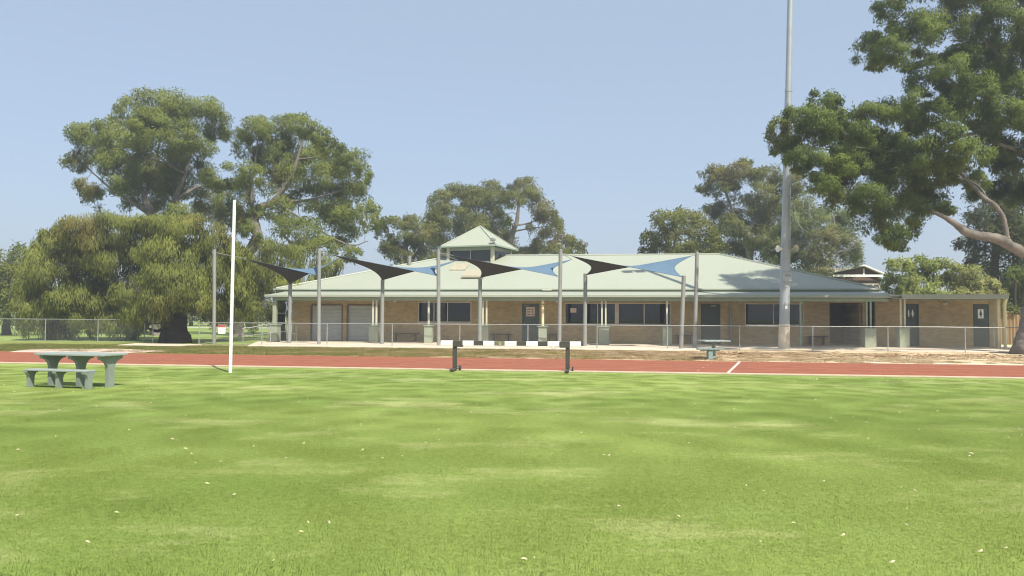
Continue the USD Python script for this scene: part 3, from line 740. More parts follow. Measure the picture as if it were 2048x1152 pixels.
sg = thing('fence_sign', 'small white sign with a red top band wired to the chain link fence', 'sign', (-14.85, 38.46, 0), -.13)
pl = part(sg, 'plate', bx(-.2, .2, -.012, -.004, .6, 1.06, .002), 'white_paint')
part(pl, 'red_band', bx(-.198, .198, -.016, -.0125, .93, 1.055), 'sign_red')
part(pl, 'text_line', cat_([bx(-.16, .15, -.015, -.0125, .84 - .07 * k, .862 - .07 * k) for k in range(3)]), 'sign_pink')

hr = thing('handrail', 'galvanised ramp handrail at the left corner of the verandah', 'handrail', (-13.6, 39.4, 0))
part(hr, 'top_rail', tube([(-.45, -.3, .86), (0, .1, .93), (.75, .6, 1.12), (1.0, 2.6, 1.16)], .022, 8), 'galvanised', smooth=50)
part(hr, 'mid_rail', tube([(-.42, -.28, .45), (.75, .6, .62), (1.0, 2.6, .66)], .016, 8), 'galvanised', smooth=50)
for q in ((-.4, -.26, .87), (.75, .6, 1.12), (1.0, 2.6, 1.16)):
    part(hr, 'upright', tube([(q[0], q[1], 0), (q[0], q[1], q[2])], .022, 8), 'galvanised', smooth=50)

# ---------------------------------------------------------------- light tower and goal post
lt = thing('light_tower', 'tall tapered grey floodlight pole in front of the clubhouse right end', 'light pole', (13.05, 36.05, 0))
lean = lambda z: .027 * z
def pole_seg(z0, z1, r0, r1):
    return tube([(lean(z0), 0, z0), (lean(z1), 0, z1)], [r0, r1], 24)
part(lt, 'base_sleeve', pole_seg(0, 1.25, .262, .256), 'pole_base', smooth=50)
part(lt, 'shaft', pole_seg(1.25, 5.0, .24, .222), 'pole_steel', smooth=50)
part(lt, 'shaft', pole_seg(5.0, 12.6, .215, .165), 'pole_steel', smooth=50)
part(lt, 'shaft', pole_seg(12.6, 18.3, .155, .125), 'pole_steel', smooth=50)
part(lt, 'joint_ring', pole_seg(4.95, 5.1, .235, .235), 'pole_steel', smooth=40)
part(lt, 'joint_ring', pole_seg(12.5, 12.65, .178, .178), 'pole_steel', smooth=40)
mb = part(lt, 'meter_box', bx(lean(3.5) - .19, lean(3.5) + .19, -.36, -.2, 3.28, 3.72, .02), 'pole_steel')
part(mb, 'box_vent', cat_([bx(lean(3.5) - .12, lean(3.5) - .01, -.368, -.3605, 3.52, 3.62), bx(lean(3.5) + .02, lean(3.5) + .12, -.368, -.3605, 3.52, 3.62)]), 'post_dark')
part(lt, 'notice', bx(-.02, .1, -.262, -.243, 1.98, 2.12), 'white_paint')
def horn(x, ang):
    prof_ = np.array([(.03, 0), (.05, .1), (.08, .2), (.16, .33), (.165, .34), (.15, .335), (.06, .2), (.02, .1), (0, .1)])
    h = trimesh.creation.revolve(prof_[:, ::1], sections=18)
    h.apply_transform(trimesh.transformations.rotation_matrix(PI / 2, [0, 1, 0]))
    return moved(h, ang, (x, 0, 4.86))
h1 = part(lt, 'horn_speaker', moved(horn(-.12, PI + .35), 0, (lean(4.8), -.05, 0)), 'white_paint', smooth=40)
h2 = part(lt, 'horn_speaker', moved(horn(.16, -PI / 2 + .35), 0, (lean(4.8) + .1, -.05, 0)), 'post_cream', smooth=40)
cb = part(lt, 'crossarm', bx(lean(18) - 1.3, lean(18) + 1.3, -.06, .06, 17.9, 18.02), 'pole_steel')
for k in range(4):
    xx = lean(18) - 1.1 + .73 * k
    part(cb, 'lamp_head', bx(xx - .27, xx + .27, -.45, -.07, 17.75, 18.2, .05), 'post_grey')

gp = thing('goal_post', 'slim white goal post standing at the edge of the grass', 'post', (-7.7, 20.6, 0))
part(gp, 'pole', tube([(0, 0, 0), (.012, 0, 2.4), (.03, 0, 4.72)], [.045, .044, .041], 16), 'white_paint', smooth=50)
part(gp, 'cap', tube([(.03, 0, 4.72), (.03, 0, 4.75)], [.044, .03], 16), 'white_paint')
for z in (.75, 1.32):
    part(gp, 'joint', tube([(0, 0, z), (0, 0, z + .02)], .0475, 16), 'galvanised', smooth=40)

# ---------------------------------------------------------------- steeplechase barrier
ba = thing('steeplechase_barrier', 'black and white striped steeplechase barrier at the edge of the track', 'barrier', (0, 21.55, 0), -.105)
segs = [(-2.06, -1.70, 'white_paint'), (-1.70, -1.42, 'black_paint'), (-1.42, -1.10, 'white_paint'), (-1.10, -.82, 'black_paint'), (-.82, -.50, 'white_paint'), (-.50, -.20, 'olive_panel'), (-.20, .14, 'white_paint'),
        (.14, .42, 'black_paint'), (.42, .75, 'white_paint'), (.75, 1.03, 'black_paint'), (1.03, 1.37, 'white_paint'), (1.37, 1.66, 'black_paint'), (1.66, 1.98, 'white_paint')]
bz0, bz1 = .735, .865
for a, b, m in segs:
    part(ba, 'beam_panel', bx(a + .001, b - .001, -.063, .063, bz0, bz1, .006), m)
part(ba, 'end_cap', bx(1.98, 2.04, -.055, .055, bz0 + .01, bz1 - .01, .01), 'black_paint')
for xa, xb, px in ((-1.70, -1.42, -1.65), (1.37, 1.66, 1.6)):
    pk = part(ba, 'support', cat_([bx(xa, xb, -.075, .075, bz0 - .045, bz0 - .001), bx(px - .06, px + .06, -.05, .05, .09, bz0 - .046, .008)]), 'black_paint')
    part(pk, 'side_plate', bx(xa, xb, -.085, -.064, bz0 - .04, bz1 - .005, .004), 'black_paint')
    ft = part(ba, 'foot', bx(px - .05, px + .05, -.55, .75, .03, .09, .01), 'black_paint')
    wh = trimesh.creation.cylinder(.075, .045, sections=20)
    wh.apply_transform(trimesh.transformations.rotation_matrix(PI / 2, [0, 1, 0]))
    part(ba, 'wheel', moved(wh, 0, (px + .14, .1, .076)), 'rubber', smooth=40)
    part(ba, 'axle', tube([(px + .04, .1, .076), (px + .17, .1, .076)], .015, 8), 'galvanised')
em = trimesh.creation.torus(.028, .009, major_sections=18, minor_sections=6)
em.apply_transform(trimesh.transformations.rotation_matrix(PI / 2, [1, 0, 0]))
part(ba, 'emblem', moved(em, 0, (-.33, -.066, .79)), 'post_cream')
xs = np.linspace(-.12, .08, 40)
part(ba, 'script_lettering', tube(np.stack([xs, np.full(40, -.066), .8 + .016 * np.sin((xs + .12) * 150) * np.linspace(1.2, .5, 40)], 1), .0028, 5), 'post_grey')
part(ba, 'wire_end', tube([(1.12, -.09, bz0 - .01), (1.2, -.11, bz0 - .09), (1.3, -.09, bz0 - .03)], .008, 6), 'post_grey')

# ---------------------------------------------------------------- picnic table, its bench, and the table by the fence
def bracket(w, stem, top, h, y, t=.05):
    """a pedestal leg seen square on: a stem that flares to a wide head"""
    a = [(-stem / 2, 0), (stem / 2, 0), (stem / 2, h * .55)]
    for q in np.linspace(0, 1, 7):
        ang = q * PI / 2
        a.append((stem / 2 + (w / 2 - stem / 2) * .9 * (1 - math.cos(ang)), h * .55 + (h * .34) * math.sin(ang)))
    a += [(w / 2, h * .91), (w / 2, h)]
    pts = a + [(-x, z) for x, z in reversed(a)][:-1 if a[0][0] == 0 else None]
    return pts
def make_table(t, n, spacing, length, width, h, headw, stem, mat_leg, mat_top, planks, thick=.05, legt=.085):
    for k in range(n):
        y = (k - (n - 1) / 2) * spacing
        part(t, 'leg', prof(bracket(headw, stem, 0, h - thick, 0), y - legt / 2, y + legt / 2), mat_leg)
    pw = width / planks
    for k in range(planks):
        x0 = -width / 2 + pw * k
        part(t, 'plank', bx(x0 + .006, x0 + pw - .006, -length / 2, length / 2, h - thick + .001, h, .008), mat_top)
TR = math.radians(74.4)    # the table's long side runs almost across the view; the flared legs cross it
pt = thing('picnic_table', 'grey-green picnic table with three flared legs standing on the grass at left', 'picnic table', (-9.5, 16.6, 0), TR)
make_table(pt, 3, .78, 1.86, .72, .735, .62, .17, 'recycled_plastic', 'table_top', 5)
pb = thing('picnic_bench', 'low grey-green bench in front of the flared-leg picnic table', 'bench', (-9.72, 16.18, 0), TR)
make_table(pb, 3, .78, 1.62, .3, .40, .3, .12, 'recycled_plastic', 'table_top', 2, .04)
def pedestal_table(t, w, d, h, rx, ry, m_top):
    for k in range(5):
        part(t, 'plank', bx(-w / 2 + w / 5 * k + .004, -w / 2 + w / 5 * (k + 1) - .004, -d / 2, d / 2, h - .05, h, .01), m_top)
    part(t, 'leg', bx(-rx, rx, -ry, ry, 0, h - .09, .012), 'table_green')
    part(t, 'leg_head', bx(-w * .36, w * .36, -ry, ry, h - .089, h - .051, .01), 'table_green')
p2 = thing('picnic_table', 'small dark green single-leg table beside the far edge of the track', 'picnic table', (7.63, 28.4, 0), math.radians(5))
pedestal_table(p2, 1.0, .9, .70, .06, .06, 'table_top')
p3 = thing('picnic_bench', 'dark green single-leg bench in front of the small green table', 'bench', (7.30, 27.72, 0), math.radians(5))
pedestal_table(p3, .95, .3, .42, .085, .1, 'table_green')

# ---------------------------------------------------------------- house and fence beyond
hs = thing('brick_house', 'dark house with white gable boards and tiled roof behind the clubhouse', 'house', (27.2, 60, 0), 0)
part(hs, 'wall', bx(-2.2, 2.3, 0, 8, 0, 4.85), 'house_brown')
part(hs, 'gable', prof([(-2.2, 4.86), (2.35, 4.86), (.85, 5.55)], .02, .2), 'house_brown')
part(hs, 'roof', face_solid([(-2.6, -.3, 4.95), (.85, -.3, 5.72), (.85, 8.3, 5.72), (-2.6, 8.3, 4.95)], .08), 'tile_ochre')
part(hs, 'roof', face_solid([(.85, -.3, 5.72), (2.65, -.3, 4.95), (2.65, 8.3, 4.95), (.85, 8.3, 5.72)], .08), 'tile_ochre')
part(hs, 'rear_roof', face_solid([(.3, 8.5, 5.3), (4.0, 8.5, 5.2), (3.6, 12, 6.3), (1.2, 12, 6.4)], .08), 'tile_ochre')
part(hs, 'rear_wall', bx(.5, 3.8, 9, 13, 0, 5.1), 'house_brown')
part(hs, 'gable_board', cat_([bx(-2.6, 2.65, -.36, -.3, 4.8, 4.98), tube([(.85, -.34, 5.7), (2.66, -.34, 4.95)], .08, 4), tube([(.85, -.34, 5.7), (-2.6, -.34, 4.95)], .07, 4), bx(.9, 1.0, -.1, .0, 4.98, 5.5)]), 'white_paint')
wf = part(hs, 'window', cat_([bx(-.2, 2.25, -.05, -.002, 4.2, 4.28), bx(-.2, 2.25, -.05, -.002, 2.9, 2.98)] + [bx(q, q + .1, -.048, -.002, 2.98, 4.2) for q in (-.2, .72, 1.65, 2.15)]), 'window_frame')
for q in (-.1, .82, 1.75):
    part(wf, 'pane', bx(q, q + (.82 if q < 1.7 else .4), -.03, -.02, 2.98, 4.2), 'screen_dark')

bf = thing('corrugated_fence', 'ochre corrugated boundary fence at the right edge behind the toilet block', 'fence', (27.5, 45.5, 0), -.1)
for k in range(5):
    n_ = 24
    xs = np.linspace(0, 2.38, n_ * 2 + 1)
    pr = [(x_, .03 * math.sin(x_ * 2 * PI / .2)) for x_ in xs]
    from shapely.geometry import Polygon
    mm = trimesh.creation.extrude_polygon(Polygon(pr + [(x_, y_ + .012) for x_, y_ in reversed(pr)]), 1.9, engine='earcut')
    part(bf, 'sheet', moved(mm, 0, (2.4 * k, 0, 0)), 'fence_ochre')
part(bf, 'top_cap', bx(0, 12, -.06, .07, 1.9, 1.98, .01), 'fence_ochre')

# ---------------------------------------------------------------- trees
TREE = {
    'gum_a': (-26.36, 56, [(-5.74, -0.27, 14.31, 1.56, 1.67), (-6.79, 0.24, 13.11, 0.94, 1.05), (-6.61, 2.94, 10.73, 1.02, 1.1), (-5.6, -0.2, 11.17, 0.67, 0.93), (-3.99, 0.06, 15.52, 1.31, 1.2), (-2.48, 0.77, 16.65, 1.97, 1.59), (1.12, -2.83, 16.34, 2.06, 1.35), (1.71, 0.1, 16.68, 1.94, 1.5), (3.4, 0.84, 16.5, 1.44, 1.52), (3.6, 1.65, 15.57, 1.0, 0.85), (2.11, -3.58, 13.83, 2.73, 1.33), (-1.85, -1.69, 13.64, 2.1, 1.3), (-1.4, -3.43, 11.5, 1.68, 1.54), (-2.02, 2.79, 12.49, 2.66, 1.8), (1.17, 1.59, 12.85, 2.11, 1.77), (5.46, -2.33, 11.49, 1.5, 1.07), (-1.09, 4.2, 10.75, 2.41, 1.61), (2.53, 2.99, 10.38, 1.97, 1.49), (-3.15, 1.34, 10.76, 1.3, 1.07), (4.83, 0.47, 9.26, 1.2, 1.36), (-2.37, -2.73, 13.58, 1.07, 1.07), (1.43, -4.36, 14.43, 2.07, 1.38), (2.6, 0.22, 13.9, 1.5, 1.31), (-2.37, -3.38, 12.03, 0.88, 0.88), (2.22, -2.68, 8.28, 2.13, 1.07)], [[(0.0, 0, -0.72, 0.55), (-0.07, 0, 4.13, 0.5), (-0.22, 0, 7.49, 0.45), (-0.91, 0.5, 9.05, 0.34), (-1.72, 1, 10.44, 0.22), (-2.6, 1, 12.91, 0.12)], [(-0.22, 0, 7.49, 0.3), (1.05, -0.1, 10.1, 0.21), (1.98, -0.1, 12.71, 0.12), (2.36, -0.1, 14.95, 0.06)], [(-0.91, 0.5, 9.05, 0.21), (-2.29, 0.4, 9.97, 0.128), (-3.9, 0.1, 11.04, 0.075), (-5.65, -0.1, 12.68, 0.038)], [(1.05, -0.1, 10.1, 0.165), (2.69, 0.9, 11.4, 0.09), (4.58, 0.9, 11.03, 0.045)], [(-1.72, 1.0, 10.44, 0.15), (-1.68, 2.9, 14.47, 0.09), (-1.48, 2.9, 17.22, 0.045)]]),
    'gum_b': (-18.86, 54, [(0.41, -0.15, 14.84, 1.51, 1.29), (-0.69, 0.71, 13.88, 1.02, 1.17), (2.31, 1.3, 15.57, 1.55, 1.11), (5.02, -2.85, 14.12, 1.16, 1.02), (6.49, -3.68, 13.15, 1.07, 0.94), (7.36, -0.76, 12.3, 1.42, 1.14), (8.34, -1.0, 11.41, 0.64, 0.99), (2.82, 2.48, 13.62, 2.18, 1.58), (1.0, 1.35, 12.7, 1.77, 1.62), (2.72, 0.8, 11.06, 2.12, 1.46), (5.29, 0.44, 11.19, 2.11, 1.52), (6.99, 0.98, 10.01, 1.76, 1.47), (8.7, -1.27, 8.55, 0.98, 1.2), (5.16, -0.47, 8.78, 2.21, 1.5), (4.09, -2.69, 7.32, 1.64, 1.23), (6.25, 2.64, 7.7, 1.28, 1.06), (0.74, -2.31, 11.13, 1.1, 1.24), (-1.21, 1.14, 10.19, 1.1, 1.25), (5.89, -3.31, 6.31, 1.55, 0.74), (0.73, 1.28, 14.09, 1.66, 1.47), (0.69, -0.97, 8.8, 0.78, 0.78), (2.38, -0.72, 9.02, 1.21, 1.14), (5.74, 2.41, 12.86, 1.35, 1.13), (0.9, -2.58, 7.21, 0.89, 0.89), (7.78, -2.67, 5.86, 0.82, 0.62), (-1.29, 1.57, 8.59, 0.82, 1.04)], [[(-0.79, 0, -0.97, 0.42), (-0.36, -1, 4.02, 0.4), (0.24, -1.5, 5.68, 0.38), (0.94, -1.5, 6.88, 0.36), (0.56, -1, 8.27, 0.33), (0.75, -0.5, 9.22, 0.26), (1.62, 0, 9.84, 0.2), (2.88, 0, 11.65, 0.14), (3.6, 0, 14.17, 0.07)], [(0.56, -1.0, 8.27, 0.18), (0.1, -0.3, 9.97, 0.105), (0.28, -0.3, 12.29, 0.068), (0.47, -0.1, 14.67, 0.038)], [(1.62, 0.0, 9.84, 0.135), (4.13, -0.6, 9.76, 0.098), (6.62, -0.6, 10.48, 0.045)], [(1.62, 0.0, 9.84, 0.12), (3.7, -1.6, 8.55, 0.083), (5.8, -1.6, 7.24, 0.06), (7.55, -1.6, 6.48, 0.053), (8.77, -1.6, 6.76, 0.026)], [(3.6, 0.0, 4.81, 0.15), (3.56, -1.1, 6.15, 0.12), (3.18, -1.6, 6.81, 0.09), (2.65, -1.6, 7.22, 0.053)]]),
    'weep': (-18.51, 41.5, [(0.05, -1.6, 2.45, 1.6, 0.96), (1.61, -1.4, 2.25, 1.23, 0.86), (-1.21, -1.2, 1.76, 1.18, 0.64), (0.59, -1.5, 3.41, 1.87, 1.07), (-8.82, 3.1, 5.97, 1.43, 1.19), (-9.37, 2.7, 4.31, 1.24, 1.62), (-10.05, 3.5, 2.7, 1.2, 1.5), (-7.01, 2.8, 6.69, 1.71, 0.95), (-4.69, 2.6, 7.05, 2.12, 0.71), (-3.06, 3.5, 7.0, 2.1, 0.78), (0.21, 0.6, 6.26, 1.68, 1.01), (1.3, 1.8, 5.54, 1.27, 1.44), (-8.59, 5, 4.61, 2.42, 2.05), (-5.28, 4.6, 4.91, 2.77, 2.03), (-0.41, 0.6, 4.35, 2.53, 1.85), (1.65, 1.8, 3.58, 1.39, 1.91), (-6.76, 4.5, 2.29, 2.91, 1.41), (-3.27, 3, 2.72, 2.37, 1.36), (-9.15, 3.9, 1.87, 1.69, 1.27), (1.36, 1.8, 2.07, 1.04, 0.98), (0.86, 0.6, 2.73, 1.29, 1.18), (-6.05, 3.2, 5.84, 1.79, 1.19), (-10.03, 2.9, 1.8, 1.18, 1.18), (-7.24, 2.7, 2.11, 1.77, 1.47), (-4.75, 3, 1.23, 1.78, 0.71), (-3.93, 5, 5.87, 2.17, 1.24), (2.57, 1.8, 4.73, 0.87, 1.27), (2.75, 1.8, 2.86, 0.98, 1.27), (-9.33, 4.7, 0.74, 1.23, 0.68), (-7.33, 4.7, 1.21, 1.39, 0.74), (-4.82, 4.6, 1.22, 1.17, 0.74)], [[(-0.08, 0, -0.17, 0.75), (-0.08, 0, 0.72, 0.66), (-0.19, 0, 1.82, 0.55), (-0.69, 0, 3.48, 0.32), (-1.52, 0, 5.14, 0.16)], [(-0.19, 0, 1.82, 0.315), (-0.29, 3.7, 3.66, 0.154), (0.61, 3.7, 5.17, 0.07)], [(-0.19, 0, 1.82, 0.28), (-4.56, 3.2, 3.32, 0.14), (-7.24, 3.2, 4.79, 0.07)], [(-0.28, 0.0, 1.27, 0.21), (-2.81, 3.6, 0.57, 0.098), (-3.96, 3.2, 1.23, 0.049)]]),
    'weep2': (-14.54, 47, [(0.07, -1.71, 5.64, 1.27, 1.03), (1.02, 0.83, 5.4, 1.47, 1.15), (2.9, 0.3, 4.73, 1.14, 0.82), (-2.14, 1.67, 3.83, 1.82, 1.82), (0.77, -1.0, 3.1, 1.53, 1.53), (-1.41, -0.89, 1.87, 1.23, 1.05), (-2.45, 0.73, 4.74, 1.15, 1.27), (2.39, 0.46, 3.48, 1.14, 1.08), (-2.68, -0.39, 2.8, 0.81, 1.24)], [[(0.0, 0, -0.31, 0.4), (0.0, 0, 2.51, 0.3), (0.0, 0, 5.01, 0.12)], [(0.0, 0, 2.51, 0.15), (-1.72, 0.9, 3.8, 0.06)]]),
    'far_l': (-37.0, 55, [(-0.0, 1.51, 5.81, 1.05, 0.98), (1.38, -2.31, 4.22, 1.33, 1.26), (-2.28, 1.17, 5.21, 1.69, 1.57), (0.85, -1.63, 2.19, 1.64, 1.64), (-3.63, 2.28, 2.6, 1.91, 1.91), (2.05, -1.45, 3.27, 1.29, 2.14), (0.81, 0.85, 1.11, 0.97, 0.89), (-3.78, 0.41, 4.04, 1.85, 2.22)], [[(0.0, 0, -0.73, 0.3), (0.0, 0, 2.57, 0.22), (-0.11, 0, 4.41, 0.1)]]),
    'back_c1': (-9.7, 68, [(-1.03, -0.63, 9.68, 1.62, 0.9), (-0.35, -0.1, 8.03, 1.9, 1.54), (1.83, -0.19, 8.62, 1.72, 1.63), (0.13, -0.26, 6.66, 1.26, 0.81), (-2.14, -0.2, 9.19, 0.72, 0.81), (0.82, 0.69, 9.94, 1.47, 0.92), (-1.43, -0.94, 7.86, 0.72, 1.16), (1.78, 0.3, 6.85, 1.55, 1.0)], [[(0.09, 0, 1.15, 0.35), (0.09, 0, 6.59, 0.24), (-0.09, 0, 9.31, 0.09)], [(0.09, 0, 6.14, 0.09), (1.71, 0.9, 8.5, 0.038)]]),
    'back_c2': (-1.18, 74, [(-5.83, 0.1, 12.88, 1.68, 1.19), (-3.84, 2.05, 14.05, 2.33, 1.12), (-2.02, 3.48, 14.55, 2.17, 1.14), (-4.83, -1.2, 11.33, 2.23, 1.55), (-2.56, 1.95, 12.37, 2.43, 1.82), (-0.63, 1.61, 13.14, 1.81, 1.31), (2.24, 1.27, 14.55, 1.61, 1.1), (2.98, -2.99, 13.02, 1.33, 1.04), (1.09, -3.78, 12.51, 1.4, 1.03), (-6.47, -0.41, 10.54, 1.28, 1.57), (-3.06, 1.75, 10.32, 2.83, 1.62), (0.03, -1.97, 10.38, 1.15, 1.44), (4.05, 0.01, 12.02, 1.28, 1.09), (4.87, -1.25, 11.07, 1.07, 1.07), (5.66, 2.25, 10.21, 1.12, 1.32), (4.32, 3.23, 9.29, 1.44, 1.34), (6.27, -0.58, 8.67, 1.37, 1.27), (8.21, 1.78, 8.75, 0.66, 0.71), (7.64, -1.76, 7.46, 0.63, 0.58), (2.31, 2.46, 8.28, 2.14, 1.12), (-0.56, 2.97, 9.34, 1.85, 1.54), (5.3, -2.29, 7.64, 1.72, 0.86), (-6.01, 0.94, 8.61, 2.0, 1.8), (0.59, 0.47, 9.59, 0.7, 0.79), (3.04, 3.51, 10.7, 0.52, 0.52)], [[(0.49, 0, 1.15, 0.45), (0.69, 0, 7.07, 0.38), (0.99, 0, 9.05, 0.3), (1.58, 0, 10.78, 0.22), (1.78, 0, 12.26, 0.15), (1.97, 0, 13.99, 0.07)], [(1.58, 0.0, 10.53, 0.105), (2.98, 0.9, 10.9, 0.068), (4.73, 0.9, 11.65, 0.03)], [(0.99, 0, 9.05, 0.15), (-1.8, 1.9, 11.25, 0.098), (-3.57, 1.9, 13.27, 0.038)], [(1.28, 0.0, 9.94, 0.098), (3.45, -0.1, 10.28, 0.053), (4.53, -0.1, 10.43, 0.03)], [(0.99, 0.0, 8.56, 0.15), (-2.01, 0.9, 9.63, 0.098), (-5.01, 0.9, 11.11, 0.045)]]),
    'back_d1': (13.04, 60, [(-1.06, -1.65, 8.77, 1.48, 1.17), (1.21, 0.89, 9.42, 1.7, 1.06), (-2.1, -0.57, 7.55, 1.03, 0.79), (-0.36, -1.67, 7.45, 1.63, 1.09), (2.07, -0.05, 8.18, 1.68, 1.44), (3.2, -0.01, 6.99, 1.36, 0.96), (-2.33, -0.05, 6.76, 0.72, 0.4), (-1.24, -0.2, 7.07, 1.2, 0.72), (1.1, -1.25, 6.79, 1.57, 0.78)], [[(0.08, 0, 1.3, 0.3), (0.08, 0, 6.1, 0.22), (0.0, 0, 8.9, 0.08)]]),
    'back_d2': (20.67, 68, [(0.36, 1.2, 7.74, 2.03, 0.92), (2.56, 1.97, 10.61, 2.05, 1.49), (5.02, 0.09, 14.47, 1.09, 0.91), (-1.8, 0.06, 11.03, 1.18, 1.09), (3.4, -0.65, 7.59, 1.98, 1.26), (-0.26, 3.03, 15.0, 1.42, 1.04), (-2.62, -0.99, 14.14, 1.34, 1.07), (-0.81, -2.37, 14.33, 1.58, 0.88), (0.11, -1.66, 15.18, 0.71, 0.62), (1.62, -1.64, 14.22, 1.59, 0.97), (-3.22, -0.54, 13.14, 0.72, 0.9), (-1.41, -1.44, 12.82, 1.69, 1.06), (0.91, -2.73, 12.27, 1.83, 1.13), (3.72, -0.98, 13.46, 1.79, 1.16), (-2.92, -0.76, 11.14, 0.72, 0.72), (1.06, 0.48, 10.87, 2.1, 1.28), (3.08, -1.79, 10.58, 2.03, 1.59), (-1.29, -2.82, 9.03, 1.91, 1.39), (2.04, -1.98, 8.35, 2.46, 1.32), (5.58, 0.13, 11.98, 1.27, 1.64), (-2.41, -0.54, 8.92, 1.08, 1.17), (0.95, 1.61, 8.01, 1.86, 0.74)], [[(0.91, 0, 1.29, 0.4), (0.91, 0, 6.73, 0.32), (0.14, -1, 8.88, 0.24), (-0.75, -1, 10.67, 0.16), (-1.42, -1, 12.45, 0.1), (-2.54, -1, 14.23, 0.05)], [(0.14, -1, 8.88, 0.135), (2.23, -0.1, 11.7, 0.09), (2.69, -0.1, 14.42, 0.038)], [(-0.75, -1, 10.67, 0.075), (-3.2, -0.1, 13.49, 0.03)], [(0.75, -0.5, 7.59, 0.135), (3.95, 0.9, 10.48, 0.075), (5.33, 0.9, 12.78, 0.03)]]),
    'back_d3': (24.4, 58, [(-2.6, 1.36, 8.66, 1.35, 1.35), (-3.53, 0.4, 6.6, 1.4, 1.09), (1.52, 1.08, 8.37, 1.34, 1.1), (-1.45, 1.76, 5.92, 1.75, 1.12), (-1.05, -1.15, 8.37, 1.36, 1.14), (1.58, 0.5, 9.36, 0.7, 0.7), (-0.51, 1.92, 10.21, 1.36, 1.12), (0.92, 1.71, 9.31, 1.35, 1.19), (-1.93, 0.32, 8.04, 1.71, 1.4), (-0.85, -1.57, 6.93, 1.81, 1.35), (1.21, -0.33, 7.21, 1.15, 1.23), (2.44, 1.56, 6.13, 1.03, 0.95), (-1.66, -1.9, 5.48, 1.65, 0.97), (2.03, -0.39, 6.44, 0.54, 1.0), (-2.3, 1.62, 6.51, 1.19, 1.19)], [[(-0.19, 0, 1.36, 0.2), (-0.19, 0, 5.23, 0.12), (-1.17, -0.5, 7.49, 0.07), (-1.67, -1, 9.34, 0.04), (-1.75, -1, 10.48, 0.02)], [(-0.19, 0, 5.23, 0.075), (0.23, -1.0, 7.45, 0.05), (0.07, -1.0, 9.73, 0.02)], [(-0.25, -0.12, 5.99, 0.06), (1.11, -1.4, 7.79, 0.03), (1.94, -1.4, 8.55, 0.013)], [(-0.68, -0.25, 6.36, 0.06), (-2.66, -1.4, 8.53, 0.03), (-3.04, -1.4, 10.03, 0.015)], [(-0.25, -0.12, 5.6, 0.05), (0.69, -1.5, 6.46, 0.03), (2.12, -1.5, 7.78, 0.015)]]),
    'bush_e': (26.66, 47, [(-2.75, -0.77, 4.45, 1.05, 0.86), (-0.69, 0.63, 4.98, 1.02, 0.7), (0.56, 0.49, 4.44, 1.46, 0.89), (1.62, -0.07, 4.16, 1.31, 0.81), (2.26, -0.74, 3.55, 1.05, 0.68), (-0.85, 0.92, 3.66, 1.85, 0.96), (1.43, 1.1, 3.36, 1.8, 0.96), (-2.78, 0.02, 3.55, 0.75, 0.75), (-0.77, 0.02, 2.69, 2.19, 1.07), (1.36, -0.85, 2.62, 1.85, 0.92), (2.93, -0.8, 2.99, 0.92, 0.68)], [[(-0.16, 0, -0.13, 0.16), (-0.16, 0, 2.69, 0.12), (-0.22, 0, 4.25, 0.06)]]),
    'dark_f': (32.97, 52, [(-0.68, 0.98, 6.37, 1.06, 1.27), (-0.61, -1.64, 6.81, 1.61, 1.88), (0.78, -2.18, 6.1, 1.59, 2.19), (0.38, 1.72, 4.58, 1.29, 1.43), (0.56, -1.51, 3.73, 1.62, 1.55), (-0.61, -1.75, 8.64, 1.41, 1.54), (3.05, 0.66, 9.17, 1.69, 1.97), (3.75, -0.33, 7.31, 2.07, 2.76), (4.47, 1.18, 3.93, 2.13, 2.13)], [[(0.52, 0, -0.3, 0.35), (0.52, 0, 4.21, 0.28), (0.87, 0, 8.72, 0.1)]]),
    'bush_g': (30.85, 46, [(-0.69, 0.46, 2.82, 0.87, 0.68), (0.78, 1.06, 3.81, 1.0, 0.94), (1.5, 0.84, 2.71, 1.56, 1.25), (-1.12, -0.77, 2.12, 0.9, 0.48), (1.6, 0.1, 3.92, 1.23, 1.23)], [[(0.0, 0, -0.07, 0.14), (0.0, 0, 2.69, 0.1), (0.06, 0, 3.91, 0.05)]]),
